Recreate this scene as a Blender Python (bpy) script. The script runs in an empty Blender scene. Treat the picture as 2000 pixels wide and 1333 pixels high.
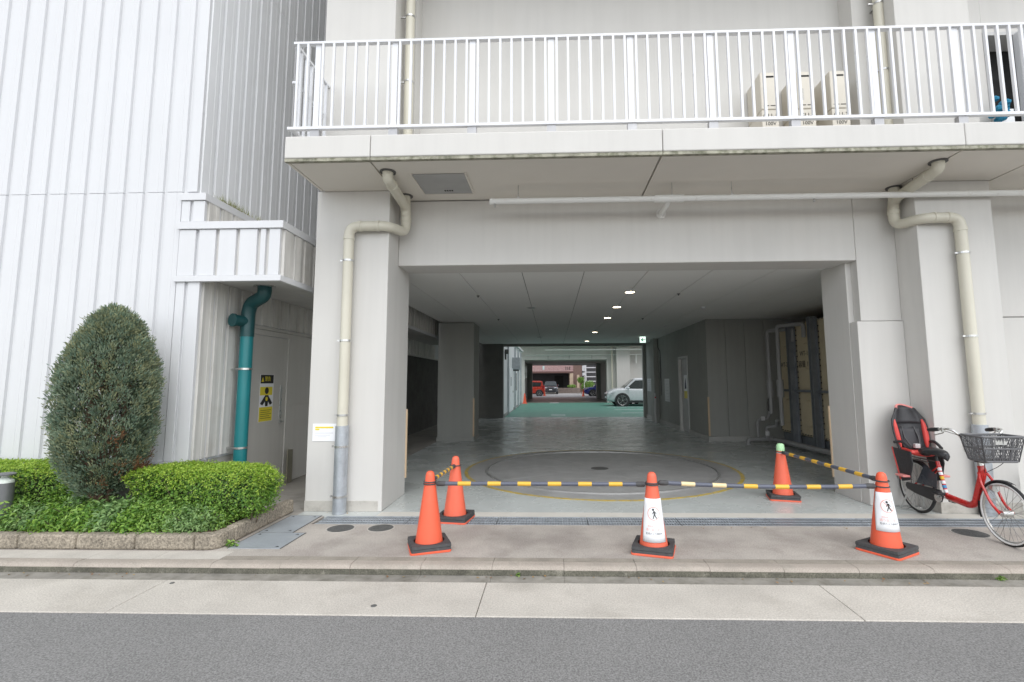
import bpy, bmesh, math, random
import numpy as np
from mathutils import Matrix, Vector
R = math.radians
random.seed(7); rng = np.random.default_rng(7)
S = bpy.context.scene
C = S.collection

# ------------------------------------------------------------------ camera
YAW, PITCH, ROLL, F, CX, CY, H = -.0324, .1057, .0047, 968., 1047., 641.5, 1.55
def cam_axes():
    cy, sy, cp, sp = math.cos(YAW), math.sin(YAW), math.cos(PITCH), math.sin(PITCH)
    f = Vector((sy*cp, cy*cp, sp)); r = Vector((cy, -sy, 0)); d = f.cross(r)
    c, s = math.cos(ROLL), math.sin(ROLL)
    return c*r+s*d, -s*r+c*d, f
AX, AD, AF = cam_axes()
cam = bpy.data.cameras.new('camera'); camo = bpy.data.objects.new('camera', cam); C.objects.link(camo)
cam.sensor_width = 36; cam.lens = F/2000*36; cam.shift_x = (1000-CX)/2000; cam.shift_y = (CY-666.5)/2000
cam.clip_start = .05; cam.clip_end = 900
m = Matrix((AX, -AD, -AF)).transposed().to_4x4(); m.translation = (0, 0, H); camo.matrix_world = m
S.camera = camo
def ray(x, y): return AX*((x-CX)/F)+AD*((y-CY)/F)+AF
def onz(x, y, z=0): d = ray(x, y); return Vector((0, 0, H))+d*((z-H)/d.z)
def ony(x, y, Y): d = ray(x, y); return Vector((0, 0, H))+d*(Y/d.y)

# ------------------------------------------------------------------ sky, sun, exposure (overcast)
W = bpy.data.worlds.new('World'); S.world = W; W.use_nodes = True
nt = W.node_tree; bg = nt.nodes['Background']
sky = nt.nodes.new('ShaderNodeTexSky'); sky.sky_type = 'NISHITA'; sky.sun_disc = False
SUN_EL, SUN_AZ = 52, 160        # degrees; azimuth clockwise from +Y
sky.sun_elevation = R(SUN_EL); sky.sun_rotation = R(SUN_AZ); sky.air_density = 1.0; sky.dust_density = .3; sky.ozone_density = 1.0
hs = nt.nodes.new('ShaderNodeHueSaturation'); hs.inputs['Saturation'].default_value = .22
nt.links.new(sky.outputs[0], hs.inputs['Color']); nt.links.new(hs.outputs[0], bg.inputs[0]); bg.inputs[1].default_value = .15
sl = bpy.data.lights.new('sun', 'SUN'); sl.energy = .9; sl.angle = R(50); sl.color = (1, .975, .94)
so = bpy.data.objects.new('sun', sl); C.objects.link(so)
sd = Vector((math.sin(R(SUN_AZ))*math.cos(R(SUN_EL)), math.cos(R(SUN_AZ))*math.cos(R(SUN_EL)), math.sin(R(SUN_EL))))
so.rotation_euler = sd.to_track_quat('Z', 'Y').to_euler(); so.location = (0, -10, 30)
vs = S.view_settings; vs.view_transform = 'Standard'; vs.look = 'None'; vs.exposure = 1.0; vs.gamma = 1; vs.use_curve_mapping = False
S.render.engine = 'CYCLES'
S.cycles.max_bounces = 10; S.cycles.diffuse_bounces = 6; S.cycles.glossy_bounces = 4; S.cycles.transparent_max_bounces = 8

# ------------------------------------------------------------------ materials
MATS = {}
def M(name, col, rough=.6, var=.06, vs_=3., bump=0., bs=60., metal=0., speck=0., ss=250., spec=.5, streak=0., stain=None, sdet=8, coat=0., emit=0., island=0., col2=None, trans=0.):
    if name in MATS: return MATS[name]
    m = bpy.data.materials.new(name); m.use_nodes = True; t = m.node_tree; n = t.nodes; L = t.links
    b = n['Principled BSDF']; b.inputs['Roughness'].default_value = rough; b.inputs['Metallic'].default_value = metal
    b.inputs['Specular IOR Level'].default_value = spec; b.inputs['Coat Weight'].default_value = coat
    tc = n.new('ShaderNodeTexCoord'); geo = n.new('ShaderNodeNewGeometry')
    pos = geo.outputs['Position']
    def noise(sc, det=6, vec=None, ro=.55):
        q = n.new('ShaderNodeTexNoise'); q.inputs['Scale'].default_value = sc; q.inputs['Detail'].default_value = det; q.inputs['Roughness'].default_value = ro
        L.new(vec or pos, q.inputs['Vector']); return q.outputs['Fac']
    def ramp(fac, a, b_, ca, cb):
        r = n.new('ShaderNodeMapRange'); r.inputs[1].default_value = a; r.inputs[2].default_value = b_; r.inputs[3].default_value = ca; r.inputs[4].default_value = cb; r.clamp = True
        L.new(fac, r.inputs[0]); return r.outputs[0]
    def mul(a, b_):
        q = n.new('ShaderNodeMath'); q.operation = 'MULTIPLY'
        for i, v in enumerate((a, b_)):
            if isinstance(v, float): q.inputs[i].default_value = v
            else: L.new(v, q.inputs[i])
        return q.outputs[0]
    fac = ramp(noise(vs_), .3, .7, 1-var, 1+var)
    if speck: fac = mul(fac, ramp(noise(ss, 2), .3, .7, 1-speck, 1+speck))
    if streak:
        mp = n.new('ShaderNodeMapping'); mp.inputs['Scale'].default_value = (6, 6, .35); L.new(pos, mp.inputs[0])
        fac = mul(fac, ramp(noise(1.5, 5, mp.outputs[0]), .42, .72, 1., 1-streak))
    rgb = n.new('ShaderNodeRGB'); rgb.outputs[0].default_value = (*col, 1); cc = rgb.outputs[0]
    if col2 is not None:
        mx = n.new('ShaderNodeMix'); mx.data_type = 'RGBA'; mx.inputs[7].default_value = (*col2, 1); L.new(cc, mx.inputs[6])
        L.new(geo.outputs['Random Per Island'] if island else ramp(noise(vs_*1.7, 5), .4, .62, 0., 1.), mx.inputs[0]); cc = mx.outputs[2]
    if stain is not None:   # patches of dirt with their own shape
        scol, ssc, lo, hi, amt = stain
        mx = n.new('ShaderNodeMix'); mx.data_type = 'RGBA'; mx.inputs[7].default_value = (*scol, 1); L.new(cc, mx.inputs[6])
        L.new(ramp(noise(ssc, sdet, None, .65), lo, hi, 0., amt), mx.inputs[0]); cc = mx.outputs[2]
    vm = n.new('ShaderNodeVectorMath'); vm.operation = 'SCALE'; L.new(cc, vm.inputs[0]); L.new(fac, vm.inputs['Scale'])
    L.new(vm.outputs[0], b.inputs['Base Color'])
    if rough > .12: L.new(ramp(noise(vs_*2.3), .3, .7, max(.02, rough-.1), min(1, rough+.1)), b.inputs['Roughness'])
    if bump:
        bn = n.new('ShaderNodeBump'); bn.inputs['Strength'].default_value = bump; bn.inputs['Distance'].default_value = .01
        L.new(noise(bs, 4), bn.inputs['Height']); L.new(bn.outputs[0], b.inputs['Normal'])
    if emit:
        b.inputs['Emission Color'].default_value = (*col, 1); b.inputs['Emission Strength'].default_value = emit
    if trans:
        tb = n.new('ShaderNodeBsdfTranslucent'); L.new(vm.outputs[0], tb.inputs[0]); ms = n.new('ShaderNodeMixShader'); ms.inputs[0].default_value = trans
        L.new(b.outputs[0], ms.inputs[1]); L.new(tb.outputs[0], ms.inputs[2]); L.new(ms.outputs[0], n['Material Output'].inputs[0])
    MATS[name] = m; return m
def glass(name, col=(.02, .03, .03)):
    return M(name, col, .05, 0, spec=.8, coat=.3)
asphalt = M('asphalt', (.225, .222, .216), .85, .07, .8, .5, 130, speck=.38, ss=95, spec=.25, stain=((.26, .255, .25), 160, .66, .72, .6))
gut = M('gutter_concrete', (.52, .487, .435), .85, .13, 1.2, .5, 70, speck=.17, ss=85, stain=((.30, .275, .235), 1.6, .50, .78, .6))
walk = M('sidewalk_concrete', (.42, .385, .345), .85, .16, 1.1, .25, 90, speck=.20, ss=80, col2=(.335, .30, .27), stain=((.23, .205, .18), 2.6, .52, .78, .6))
kerbm = M('kerb_stone', (.37, .325, .28), .85, .14, 3, .25, 120, speck=.18, ss=130, stain=((.2, .19, .16), 6, .5, .75, .6))
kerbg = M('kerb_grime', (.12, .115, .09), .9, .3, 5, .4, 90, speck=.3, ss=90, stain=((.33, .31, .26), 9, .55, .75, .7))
exposed = M('exposed_aggregate', (.27, .235, .185), .9, .2, 4, .9, 55, speck=.45, ss=60)
paint = M('beige_wall_paint', (.60, .588, .56), .75, .025, 1.1, .06, 160, streak=.04, stain=((.54, .515, .47), 1.1, .56, .85, .35))
paint2 = M('soffit_paint', (.70, .665, .605), .8, .03, 1.2, .05, 150)
dirtybase = M('pillar_foot_concrete', (.48, .46, .42), .85, .1, 4, .15, 120, stain=((.27, .25, .22), 9, .5, .7, .6))
moss = M('mossy_drip_edge', (.36, .35, .28), .9, .25, 8, .4, 90, stain=((.12, .125, .08), 14, .45, .65, .85))
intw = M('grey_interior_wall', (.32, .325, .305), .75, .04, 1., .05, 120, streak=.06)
ceil = M('ceiling_board', (.76, .76, .735), .8, .02, 1.)
floorp = M('floor_paint', (.52, .55, .535), .27, .06, .7, .02, 12, stain=((.40, .42, .405), .9, .45, .75, .6), sdet=3, spec=.5)
alleyc = M('alley_concrete', (.33, .31, .28), .85, .15, 2, .2, 100, stain=((.18, .17, .15), 2.5, .5, .7, .6))
greenf = M('green_floor_paint', (.115, .30, .235), .5, .08, .8, stain=((.2, .33, .28), 2, .55, .8, .5))
turn = M('turntable_steel', (.36, .36, .355), .5, .12, 2.5, .2, 220, speck=.12, ss=180, metal=0., stain=((.25, .245, .24), 3, .5, .75, .5))
ylw = M('yellow_line', (.5, .37, .07), .7, .25, 6, stain=((.3, .29, .26), 14, .5, .62, .8))
white = M('white_cladding', (.645, .652, .665), .42, .012, .8, streak=.025, spec=.4)
sidew = M('grey_white_cladding', (.76, .77, .78), .45, .02, .8, streak=.06, spec=.4)
dirtyw = M('stained_cladding', (.68, .665, .63), .5, .05, 2, streak=.3, stain=((.42, .38, .31), 2.2, .5, .8, .5))
doorm = M('cream_door_paint', (.58, .565, .53), .55, .02, 1, streak=.05)
alum = M('white_aluminium', (.72, .73, .75), .35, .01, 2, spec=.5)
beigep = M('beige_pvc', (.60, .575, .48), .4, .03, 3, streak=.05)
galv = M('galvanised_steel', (.43, .46, .49), .45, .12, 9, metal=.5, speck=.05, ss=40)
whitep = M('white_pipe_paint', (.72, .72, .70), .45, .03, 3, stain=((.5, .47, .42), 12, .6, .75, .6))
steel = M('steel', (.55, .55, .54), .3, .05, 5, metal=.9)
teal = M('teal_pipe', (.012, .185, .20), .38, .06, 3, streak=.1)
teald = M('dark_green_fitting', (.012, .07, .075), .4, .1, 5)
dark = M('dark_void', (.012, .012, .012), .9)
iron = M('cast_iron', (.115, .115, .11), .75, .15, 12, .5, 150, speck=.3, ss=120)
plate = M('steel_cover_plate', (.37, .40, .43), .5, .1, 3, .25, 160, metal=.3, speck=.1, ss=160, stain=((.5, .49, .46), 4, .6, .75, .6))
orange = M('cone_orange', (.80, .125, .06), .42, .04, 4, spec=.4, stain=((.6, .12, .07), 9, .6, .8, .4))
orange2 = M('faded_cone_orange', (.78, .14, .075), .5, .05, 4, stain=((.5, .17, .11), 12, .55, .8, .5))
rubber = M('black_rubber', (.06, .06, .062), .7, .15, 8, .15, 90, stain=((.16, .155, .15), 9, .55, .75, .5))
barg = M('bar_grey', (.10, .11, .145), .45, .05, 5)
bary = M('bar_yellow', (.75, .44, .05), .45, .06, 6)
barw = M('faded_bar_yellow', (.78, .62, .35), .45, .06, 6)
paper = M('paper', (.85, .86, .88), .5, .01)
ink = M('black_ink', (.02, .02, .02), .6)
redink = M('faded_red_ink', (.82, .50, .46), .6)
yink = M('yellow_ink', (.78, .66, .05), .5)
lime = M('lime_glow_cap', (.45, .75, .42), .5)
tan = M('tan_corner_guard', (.55, .42, .28), .6, .05)
lampm = M('lit_lamp', (1, .86, .62), .5, emit=5.)
signm = M('lit_sign', (.75, .95, .85), .5, emit=.7)
signg = M('sign_green', (.0, .20, .08), .5, emit=.25)
tankm = M('cream_tank_panel', (.58, .50, .34), .4, .06, 2, stain=((.35, .28, .17), 2, .5, .8, .5))
tanks = M('tank_frame_steel', (.23, .25, .27), .5, .12, 6, metal=.4)
greyp = M('grey_pipe', (.30, .30, .30), .5, .05)
wood = M('bark', (.12, .075, .05), .9, .3, 20, .6, 40)
soil = M('soil', (.10, .065, .045), .95, .3, 20, .8, 40, stain=((.22, .14, .09), 30, .5, .6, .6))
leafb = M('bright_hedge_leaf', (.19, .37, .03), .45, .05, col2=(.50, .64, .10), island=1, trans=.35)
leafd = M('shrub_leaf', (.09, .22, .035), .45, .05, col2=(.34, .52, .11), island=1, trans=.35)
leafd2 = M('dull_shrub_leaf', (.11, .22, .07), .5, .1, col2=(.28, .42, .15), island=1, trans=.3)
leafm = M('hedge_leaf', (.075, .20, .025), .45, .1, col2=(.28, .46, .07), island=1, trans=.35)
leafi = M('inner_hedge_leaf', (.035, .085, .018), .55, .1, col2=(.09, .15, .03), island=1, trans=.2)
conif = M('conifer_sprig', (.11, .185, .135), .6, .2, 6, col2=(.25, .30, .19), island=1, trans=.2)
brown = M('dead_sprig', (.20, .085, .03), .7, .1, col2=(.10, .06, .03), island=1)
twig = M('twig', (.07, .05, .035), .9)

# ------------------------------------------------------------------ mesh helpers
class G:
    def __init__(s): s.v = []; s.f = []; s.mi = []
    def add(s, vs, fs, mi=0):
        o = len(s.v); s.v += [tuple(p) for p in vs]; s.f += [tuple(i+o for i in f) for f in fs]; s.mi += [mi]*len(fs); return s
    def box(s, x0, x1, y0, y1, z0, z1, mi=0, M4=None):
        vs = [Vector((x, y, z)) for z in (z0, z1) for y in (y0, y1) for x in (x0, x1)]
        if M4 is not None: vs = [M4 @ p for p in vs]
        return s.add(vs, [(0, 2, 3, 1), (4, 5, 7, 6), (0, 1, 5, 4), (2, 6, 7, 3), (0, 4, 6, 2), (1, 3, 7, 5)], mi)
    def prism(s, poly, ext, mi=0):
        n = len(poly); ext = Vector(ext); a = [Vector(p) for p in poly]; b = [p+ext for p in a]
        return s.add(a+b, [tuple(range(n-1, -1, -1)), tuple(range(n, 2*n))]+[(i, (i+1) % n, n+(i+1) % n, n+i) for i in range(n)], mi)
    def tube(s, pts, r, seg=10, mi=0, cap=True, closed=False):
        pts = [Vector(p) for p in pts]; n = len(pts); rr = r if hasattr(r, '__len__') else [r]*n
        tan = []
        for i in range(n):
            a = pts[(i-1) % n] if (closed or i > 0) else pts[i]; b = pts[(i+1) % n] if (closed or i < n-1) else pts[i]
            tan.append((b-a).normalized())
        u = tan[0].orthogonal().normalized(); vs = []
        for i in range(n):
            t = tan[i]; u = (u-t*u.dot(t)).normalized(); w = t.cross(u)
            vs += [pts[i]+(u*math.cos(2*math.pi*k/seg)+w*math.sin(2*math.pi*k/seg))*rr[i] for k in range(seg)]
        fs = []
        for i in range(n if closed else n-1):
            j = (i+1) % n
            fs += [(i*seg+k, i*seg+(k+1) % seg, j*seg+(k+1) % seg, j*seg+k) for k in range(seg)]
        if cap and not closed: fs += [tuple(range(seg-1, -1, -1)), tuple(range((n-1)*seg, n*seg))]
        return s.add(vs, fs, mi)
    def cyl(s, a, b, r, seg=16, mi=0, r2=None): return s.tube([a, b], [r, r if r2 is None else r2], seg, mi)
    def lathe(s, prof, c=(0, 0, 0), seg=24, mi=0, axis='z', close=True):
        vs = []; c = Vector(c)
        for (r, h) in prof:
            for k in range(seg):
                a = 2*math.pi*k/seg; p = (r*math.cos(a), r*math.sin(a), h)
                if axis == 'y': p = (p[0], p[2], p[1])
                if axis == 'x': p = (p[2], p[0], p[1])
                vs.append(c+Vector(p))
        n = len(prof); fs = [(i*seg+k, i*seg+(k+1) % seg, (i+1)*seg+(k+1) % seg, (i+1)*seg+k) for i in range(n-1) for k in range(seg)]
        if close: fs += [tuple(range(seg-1, -1, -1)), tuple(range((n-1)*seg, n*seg))]
        return s.add(vs, fs, mi)
    def ring(s, c, r0, r1, z0, z1, seg=64, mi=0):
        return s.lathe([(r0, z0), (r0, z1), (r1, z1), (r1, z0), (r0, z0)], c, seg, mi, close=False)
    def quad(s, a, b, c, d, mi=0): return s.add([a, b, c, d], [(0, 1, 2, 3)], mi)
    def mesh(s, name, mats, smooth=False, ang=35):
        me = bpy.data.meshes.new(name); me.from_pydata(s.v, [], s.f)
        for mt in (mats if isinstance(mats, (list, tuple)) else [mats]): me.materials.append(mt)
        me.polygons.foreach_set('material_index', s.mi)
        bm = bmesh.new(); bm.from_mesh(me); bmesh.ops.recalc_face_normals(bm, faces=bm.faces); bm.to_mesh(me); bm.free()
        if smooth: me.shade_smooth(); me.set_sharp_from_angle(angle=R(ang))
        me.update(); return me
def wm(o):
    m = Matrix.Translation(o.location) @ o.rotation_euler.to_matrix().to_4x4() @ Matrix.Diagonal((*o.scale, 1))
    return wm(o.parent) @ m if o.parent else m
def bevel(o, w, seg=2):
    b = o.modifiers.new('bevel', 'BEVEL'); b.width = w; b.segments = seg; b.limit_method = 'ANGLE'; b.angle_limit = R(40); return o
def tag(o, label=None, cat=None, group=None, kind=None):
    for k, v in (('label', label), ('category', cat), ('group', group), ('kind', kind)):
        if v: o[k] = v
    return o
def thing(name, label, cat, loc=(0, 0, 0), rz=0, group=None, rot=None):
    o = bpy.data.objects.new(name, None); o.empty_display_size = .1; C.objects.link(o); o.location = loc; o.rotation_euler = rot or (0, 0, rz)
    return tag(o, label, cat, group)
def obj(name, g, mats, parent=None, local=False, smooth=False, bev=0, ang=35):
    if parent is not None and not local:
        inv = wm(parent).inverted(); g.v = [tuple(inv @ Vector(p)) for p in g.v]
    o = bpy.data.objects.new(name, g.mesh(name, mats, smooth, ang)); C.objects.link(o); o.parent = parent
    if bev: bevel(o, bev)
    return o
def piece(name, me, parent, loc, rot=(0, 0, 0), bev=0):      # shares mesh data; loc in parent space
    o = bpy.data.objects.new(name, me); C.objects.link(o); o.parent = parent; o.location = loc; o.rotation_euler = rot
    if bev: bevel(o, bev)
    return o
def struct(name, g, mats, **k):
    o = obj(name, g, mats, **k); o['kind'] = 'structure'; return o
def copy_tree(o, parent=None):
    c = o.copy(); C.objects.link(c); c.parent = parent
    for ch in o.children: copy_tree(ch, c)
    return c
def arc_path(pts, r, n=6):
    pts = [Vector(p) for p in pts]; out = [pts[0]]
    for i in range(1, len(pts)-1):
        a = (pts[i-1]-pts[i]); b = (pts[i+1]-pts[i]); d = min(r, a.length*.48, b.length*.48); a.normalize(); b.normalize()
        p0 = pts[i]+a*d; p2 = pts[i]+b*d
        for k in range(n+1):
            t = k/n; out.append(p0*(1-t)**2+pts[i]*2*t*(1-t)+p2*t*t)
    return out+[pts[-1]]
FONT = None
def text(name, body, size, mat, parent, M4, depth=.0012, align='CENTER'):
    cu = bpy.data.curves.new(name, 'FONT'); cu.body = body; cu.size = size; cu.align_x = align; cu.align_y = 'CENTER'; cu.extrude = depth/2; cu.resolution_u = 2
    t = bpy.data.objects.new('tmp', cu); C.objects.link(t); bpy.context.view_layer.update()
    me = bpy.data.meshes.new_from_object(t.evaluated_get(bpy.context.evaluated_depsgraph_get())); bpy.data.objects.remove(t)
    me.materials.clear(); me.materials.append(mat)
    inv = wm(parent).inverted() if parent else Matrix()
    me.transform(inv @ M4)
    o = bpy.data.objects.new(name, me); C.objects.link(o); o.parent = parent; return o
def face(o, right, up, nrm=None):   # matrix placing text: local x -> right, y -> up
    r = Vector(right).normalized(); u = Vector(up).normalized(); n = r.cross(u)
    m = Matrix((r, u, n)).transposed().to_4x4(); m.translation = Vector(o); return m

# ================================================================== GROUND
RZ = -.07
struct('ground', G().box(-400, 400, -400, 400, -.5, -.12), walk)
struct('road', G().box(-60, 60, -14, 3.605, -.115, RZ-.006), asphalt)
gu = struct('gutter', G().box(-60, 60, 3.61, 4.36, -.115, -.10), kerbg)
gs = G().box(0, 2.64, 3.61, 4.19, -.10, RZ)
gsm = gs.mesh('gutter_slab', gut)
for k in range(-4, 5):
    piece('gutter_slab', gsm, gu, (-.55+2.645*k+.006, 0, 0), bev=.006)
gst = G().box(0, .603, 4.196, 4.335, -.10, RZ-.004).mesh('gutter_edge', M('wet_gutter_edge', (.27, .255, .225), .8, .2, 5, .2, 90, stain=((.14, .13, .1), 8, .45, .7, .7)))
for k in range(-22, 23): piece('gutter_edge', gst, gu, (-.52+.605*k, 0, 0))
kb = struct('kerb', G().box(-60, 60, 4.36, 4.55, -.115, -.06), kerbg)
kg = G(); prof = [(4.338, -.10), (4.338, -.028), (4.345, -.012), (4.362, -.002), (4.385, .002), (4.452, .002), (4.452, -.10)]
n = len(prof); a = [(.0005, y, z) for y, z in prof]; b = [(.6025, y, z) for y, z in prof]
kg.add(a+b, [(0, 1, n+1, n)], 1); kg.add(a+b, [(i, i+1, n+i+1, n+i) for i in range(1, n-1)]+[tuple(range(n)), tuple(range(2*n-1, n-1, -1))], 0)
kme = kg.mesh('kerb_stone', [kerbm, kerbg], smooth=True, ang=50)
kf = G().box(.001, .602, 4.456, 4.545, -.08, .001).mesh('edging_stone', M('edging_stone', (.29, .262, .22), .9, .2, 4, .25, 110, speck=.18, ss=120))
kfl = G().box(.001, .602, 4.456, 4.66, -.08, .002).mesh('pale_edging_stone', M('pale_edging_stone', (.50, .47, .42), .85, .1, 4, .2, 110, speck=.12, ss=120))
for k in range(-22, 23):
    x = -.52+.605*k; dz = rng.uniform(-.002, .002)
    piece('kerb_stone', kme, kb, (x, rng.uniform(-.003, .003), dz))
    if x > -3.2: piece('edging_stone', kf, kb, (x, 0, 0))
    else: piece('edging_stone', kfl, kb, (x, 0, 0))
sw = G().box(-60, 60, 4.55, 5.545, -.10, 0).box(-60, -2.66, 5.545, 5.86, -.10, 0).box(8, 60, 5.545, 5.86, -.1, 0)
struct('sidewalk', sw, walk)
struct('drain_trench', G().box(-2.66, 8, 5.545, 5.86, -.13, -.09), dark)
struct('passage_floor', G().box(-3.0, 12, 5.86, 21.5, -.1, 0), floorp)
struct('alley_floor', G().box(-4.3, -3.0, 5.86, 21.5, -.1, -.003), alleyc)
struct('courtyard_floor', G().box(-6, 14, 21.5, 35.5, -.1, .001), greenf)
struct('far_passage_floor', G().box(-6, 14, 35.5, 47.1, -.1, 0), M('worn_brown_floor', (.22, .19, .17), .4, .15, 1, stain=((.13, .12, .11), .8, .45, .7, .6)))
struct('far_road', G().box(-40, 40, 47.1, 62, -.1, -.002), M('pale_far_road', (.40, .39, .38), .85, .06, .5, speck=.1, ss=30))
for x0, x1, y0, y1 in ((-.06, .57, 22.6, 22.95), (-.2, .45, 34.9, 35.3), (3.3, 9, 26.9, 27.03), (3.3, 9, 24.1, 24.23), (3.2, 9, 29.4, 29.53)):
    struct('painted_line', G().box(x0, x1, y0, y1, .001, .005), paper)

# expansion strip in front of the floor paint
struct('threshold_strip', G().box(-2.05, 9, 5.862, 6.05, -.01, .004), M('threshold_concrete', (.56, .54, .49), .8, .07, 3, .1, 100))

# ------------------------------------------------------------------ drain gratings, manholes, plates
gr = G()
for y in np.linspace(5.560, 5.846, 4): gr.box(0, .99, y-.010, y+.010, -.04, .002)
for x in np.linspace(.008, .982, 34): gr.box(x-.0045, x+.0045, 5.556, 5.85, -.03, -.001)
grm = gr.mesh('bar_panel', galv)
gf = G().box(0, .99, 5.546, 5.553, -.04, .003).box(0, .99, 5.853, 5.860, -.04, .003).mesh('side_rail', galv)
for k in range(10):
    x = -2.62+k*1.0
    lab = 'galvanised drain grating section at the left pillar foot' if k == 0 else None
    desc = ['beside the grey downpipe of the left pillar', 'behind the two round covers, leading to the rear left cone', 'under the rear left traffic cone', 'right of the rear left traffic cone', 'behind and left of the middle cone', 'behind the middle cone with the white notice', 'right of the middle cone', 'behind and left of the right front cone', 'behind the right front cone below the bicycle rear wheel', 'behind the bicycle front wheel at the right edge'][k]
    t = thing('drain_grating', 'galvanised steel drain grating '+desc, 'grating', (x, 0, 0), group='trench drain gratings along the passage threshold')
    a = bpy.data.objects.new('bar_panel', grm); C.objects.link(a); a.parent = t
    a = bpy.data.objects.new('side_rail', gf); C.objects.link(a); a.parent = t
for (x, y, r, lab) in ((-2.26, 5.385, .137, 'round cast iron cover left of its twin, beside the pillar downpipe'), (-1.835, 5.405, .13, 'round cast iron cover nearer the left front cone'), (4.2, 5.33, .15, 'round cast iron cover in the sidewalk under the red bicycle')):
    t = thing('manhole_cover', lab, 'manhole cover', (x, y, 0), group='round covers in the sidewalk')
    obj('frame_ring', G().ring((0, 0, 0), r, r+.014, -.01, .0035, 40), M('pale_ring', (.45, .42, .38), .8), t, True)
    g = G().lathe([(r, -.01), (r, .003)], seg=40)
    for i in range(-7, 8):
        for j in range(-7, 8):
            if math.hypot(i, j)*.017 < r-.012: g.box(i*.017-.006, i*.017+.006, j*.017-.006, j*.017+.006, .003, .0055)
    obj('lid', g, iron, t, True)
for pts, lab in ((((-3.05, 4.74), (-2.56, 4.735), (-2.56, 5.215), (-3.05, 5.215)), 'blue grey steel cover plate nearest the kerb beside the planter'), (((-3.05, 5.235), (-2.70, 5.235), (-2.70, 5.87), (-3.05, 5.87)), 'blue grey steel cover plate by the alley mouth beside the planter')):
    t = thing('cover_plate', lab, 'cover plate', (*pts[0], 0), group='steel pit covers beside the planter')
    g = G().prism([(x, y, -.004) for x, y in pts], (0, 0, .0085))
    o = obj('plate', g, plate, t)
    (x0, y0), (x1, y1) = pts[0], pts[2]
    for q in ((x0+.05, y0+.05), (x1-.05, y0+.05), (x0+.05, y1-.05), (x1-.05, y1-.05)):
        obj('lifting_hole', G().prism([(q[0]-.02, q[1]-.012, .0045), (q[0]+.02, q[1]-.012, .0045), (q[0], q[1]+.016, .0045)], (0, 0, .001)), dark, t)
    obj('edge_frame', G().box(x0-.012, x0-.002, y0, y1, -.01, .004).box(x1+.002, x1+.012, y0, y1, -.01, .004).box(x0-.012, x1+.012, y1+.002, y1+.01, -.01, .004), iron, t)
# little round gutter inlets
tag(obj('gutter_stud', G().lathe([(.022, -.12), (.022, RZ+.003), (.01, RZ+.005)], (-1.31, 3.75, 0), 14), iron), 'small dark round stud set in the pale gutter near the asphalt', 'stud')
tag(obj('gutter_stud', G().lathe([(.018, -.12), (.018, RZ+.003), (.01, RZ+.004)], (-3.1, 4.12, 0), 14), iron), 'small dark round stud in the gutter just below the kerb', 'stud')

# ------------------------------------------------------------------ car turntable
tt = thing('car_turntable', 'round steel car turntable set flush in the passage floor', 'turntable', (.82, 8.98, 0))
for k in range(4):
    a0, a1 = R(33+90*k)+.003, R(123+90*k)-.003
    g = G(); N = 20; rr = 1.96
    ps = [(.16*math.cos(a1), .16*math.sin(a1), .003)]+[(.16*math.cos(a0), .16*math.sin(a0), .003)]+[(rr*math.cos(a0+(a1-a0)*i/N), rr*math.sin(a0+(a1-a0)*i/N), .003) for i in range(N+1)]
    obj('deck_plate', G().prism(ps, (0, 0, .006)), turn, tt, True)
obj('rim_rail', G().ring((0, 0, 0), 1.968, 2.0, 0, .026, 96), M('rail_steel', (.45, .45, .44), .4, .1, 6, metal=.6), tt, True, smooth=True)
obj('gap_ring', G().ring((0, 0, 0), 1.955, 1.969, 0, .0026, 96), dark, tt, True)
obj('apron_ring', G().ring((0, 0, 0), 2.0, 2.3, .001, .006, 96), turn, tt, True)
obj('yellow_line', G().ring((0, 0, 0), 2.3, 2.36, .001, .005, 96), ylw, tt, True)
obj('drain_cover', G().ring((0, 0, 0), .1, .155, .001, .012, 32).lathe([(.1, .001), (.1, .008)], seg=32), iron, tt, True)
for a in (20, 160, 255, 300):
    obj('access_hatch', G().box(.75, .98, -.12, .12, .0092, .0115, M4=Matrix.Rotation(R(a), 4, 'Z')), turn, tt, True)

# ================================================================== NEAR BUILDING
B = thing('concrete_building', 'beige painted concrete building over a car passage with a railed balcony', 'building', (.9, 6.07, 0))
def bp(name, mat, *boxes, bev=.008, parent=None, lab=None):
    g = G()
    for b_ in boxes: g.box(*b_)
    o = obj(name, g, mat, parent or B, bev=bev)
    if lab: o['label'] = lab
    return o
TOP = 14.
bp('pillar', paint, (-3.0, -2.06, 6.07, 7.0, .0, 3.985))
bp('pillar', paint, (-2.99, -2.05, 6.07, 7.0, 4.285, TOP))
bp('pillar', paint, (4.485, 5.40, 6.07, 6.9, .0, 3.985))
bp('pillar', paint, (4.44, 5.37, 6.07, 6.9, 4.285, TOP))
bp('pillar', intw, (-3.02, -2.07, 13.05, 14.0, 0, 3.10), bev=.015)
bp('pillar_foot', dirtybase, (-3.004, -2.105, 6.066, 6.2, 0, .125), bev=.004)
bp('pillar_foot', dirtybase, (4.481, 5.404, 6.066, 6.2, 0, .13), bev=.004)
bp('pillar_foot', intw, (-3.035, -2.055, 13.035, 14.015, 0, .1), bev=.004)
bp('lintel', paint, (-2.058, 3.968, 6.46, 6.95, 3.09, 3.985), bev=.012)
bp('jamb_wall', paint, (3.9, 4.6, 6.602, 7.2, 0, 3.12), (3.97, 4.484, 6.46, 6.60, 2.296, 3.985), bev=.006)
bp('jamb_panel', paint, (3.905, 4.484, 6.432, 6.60, .002, 2.288), bev=.006)
bp('outer_wall', paint, (5.402, 14, 6.46, 6.9, 2.335, 3.985), (5.402, 14, 6.465, 6.9, 0, 2.325), bev=.004)
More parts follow.
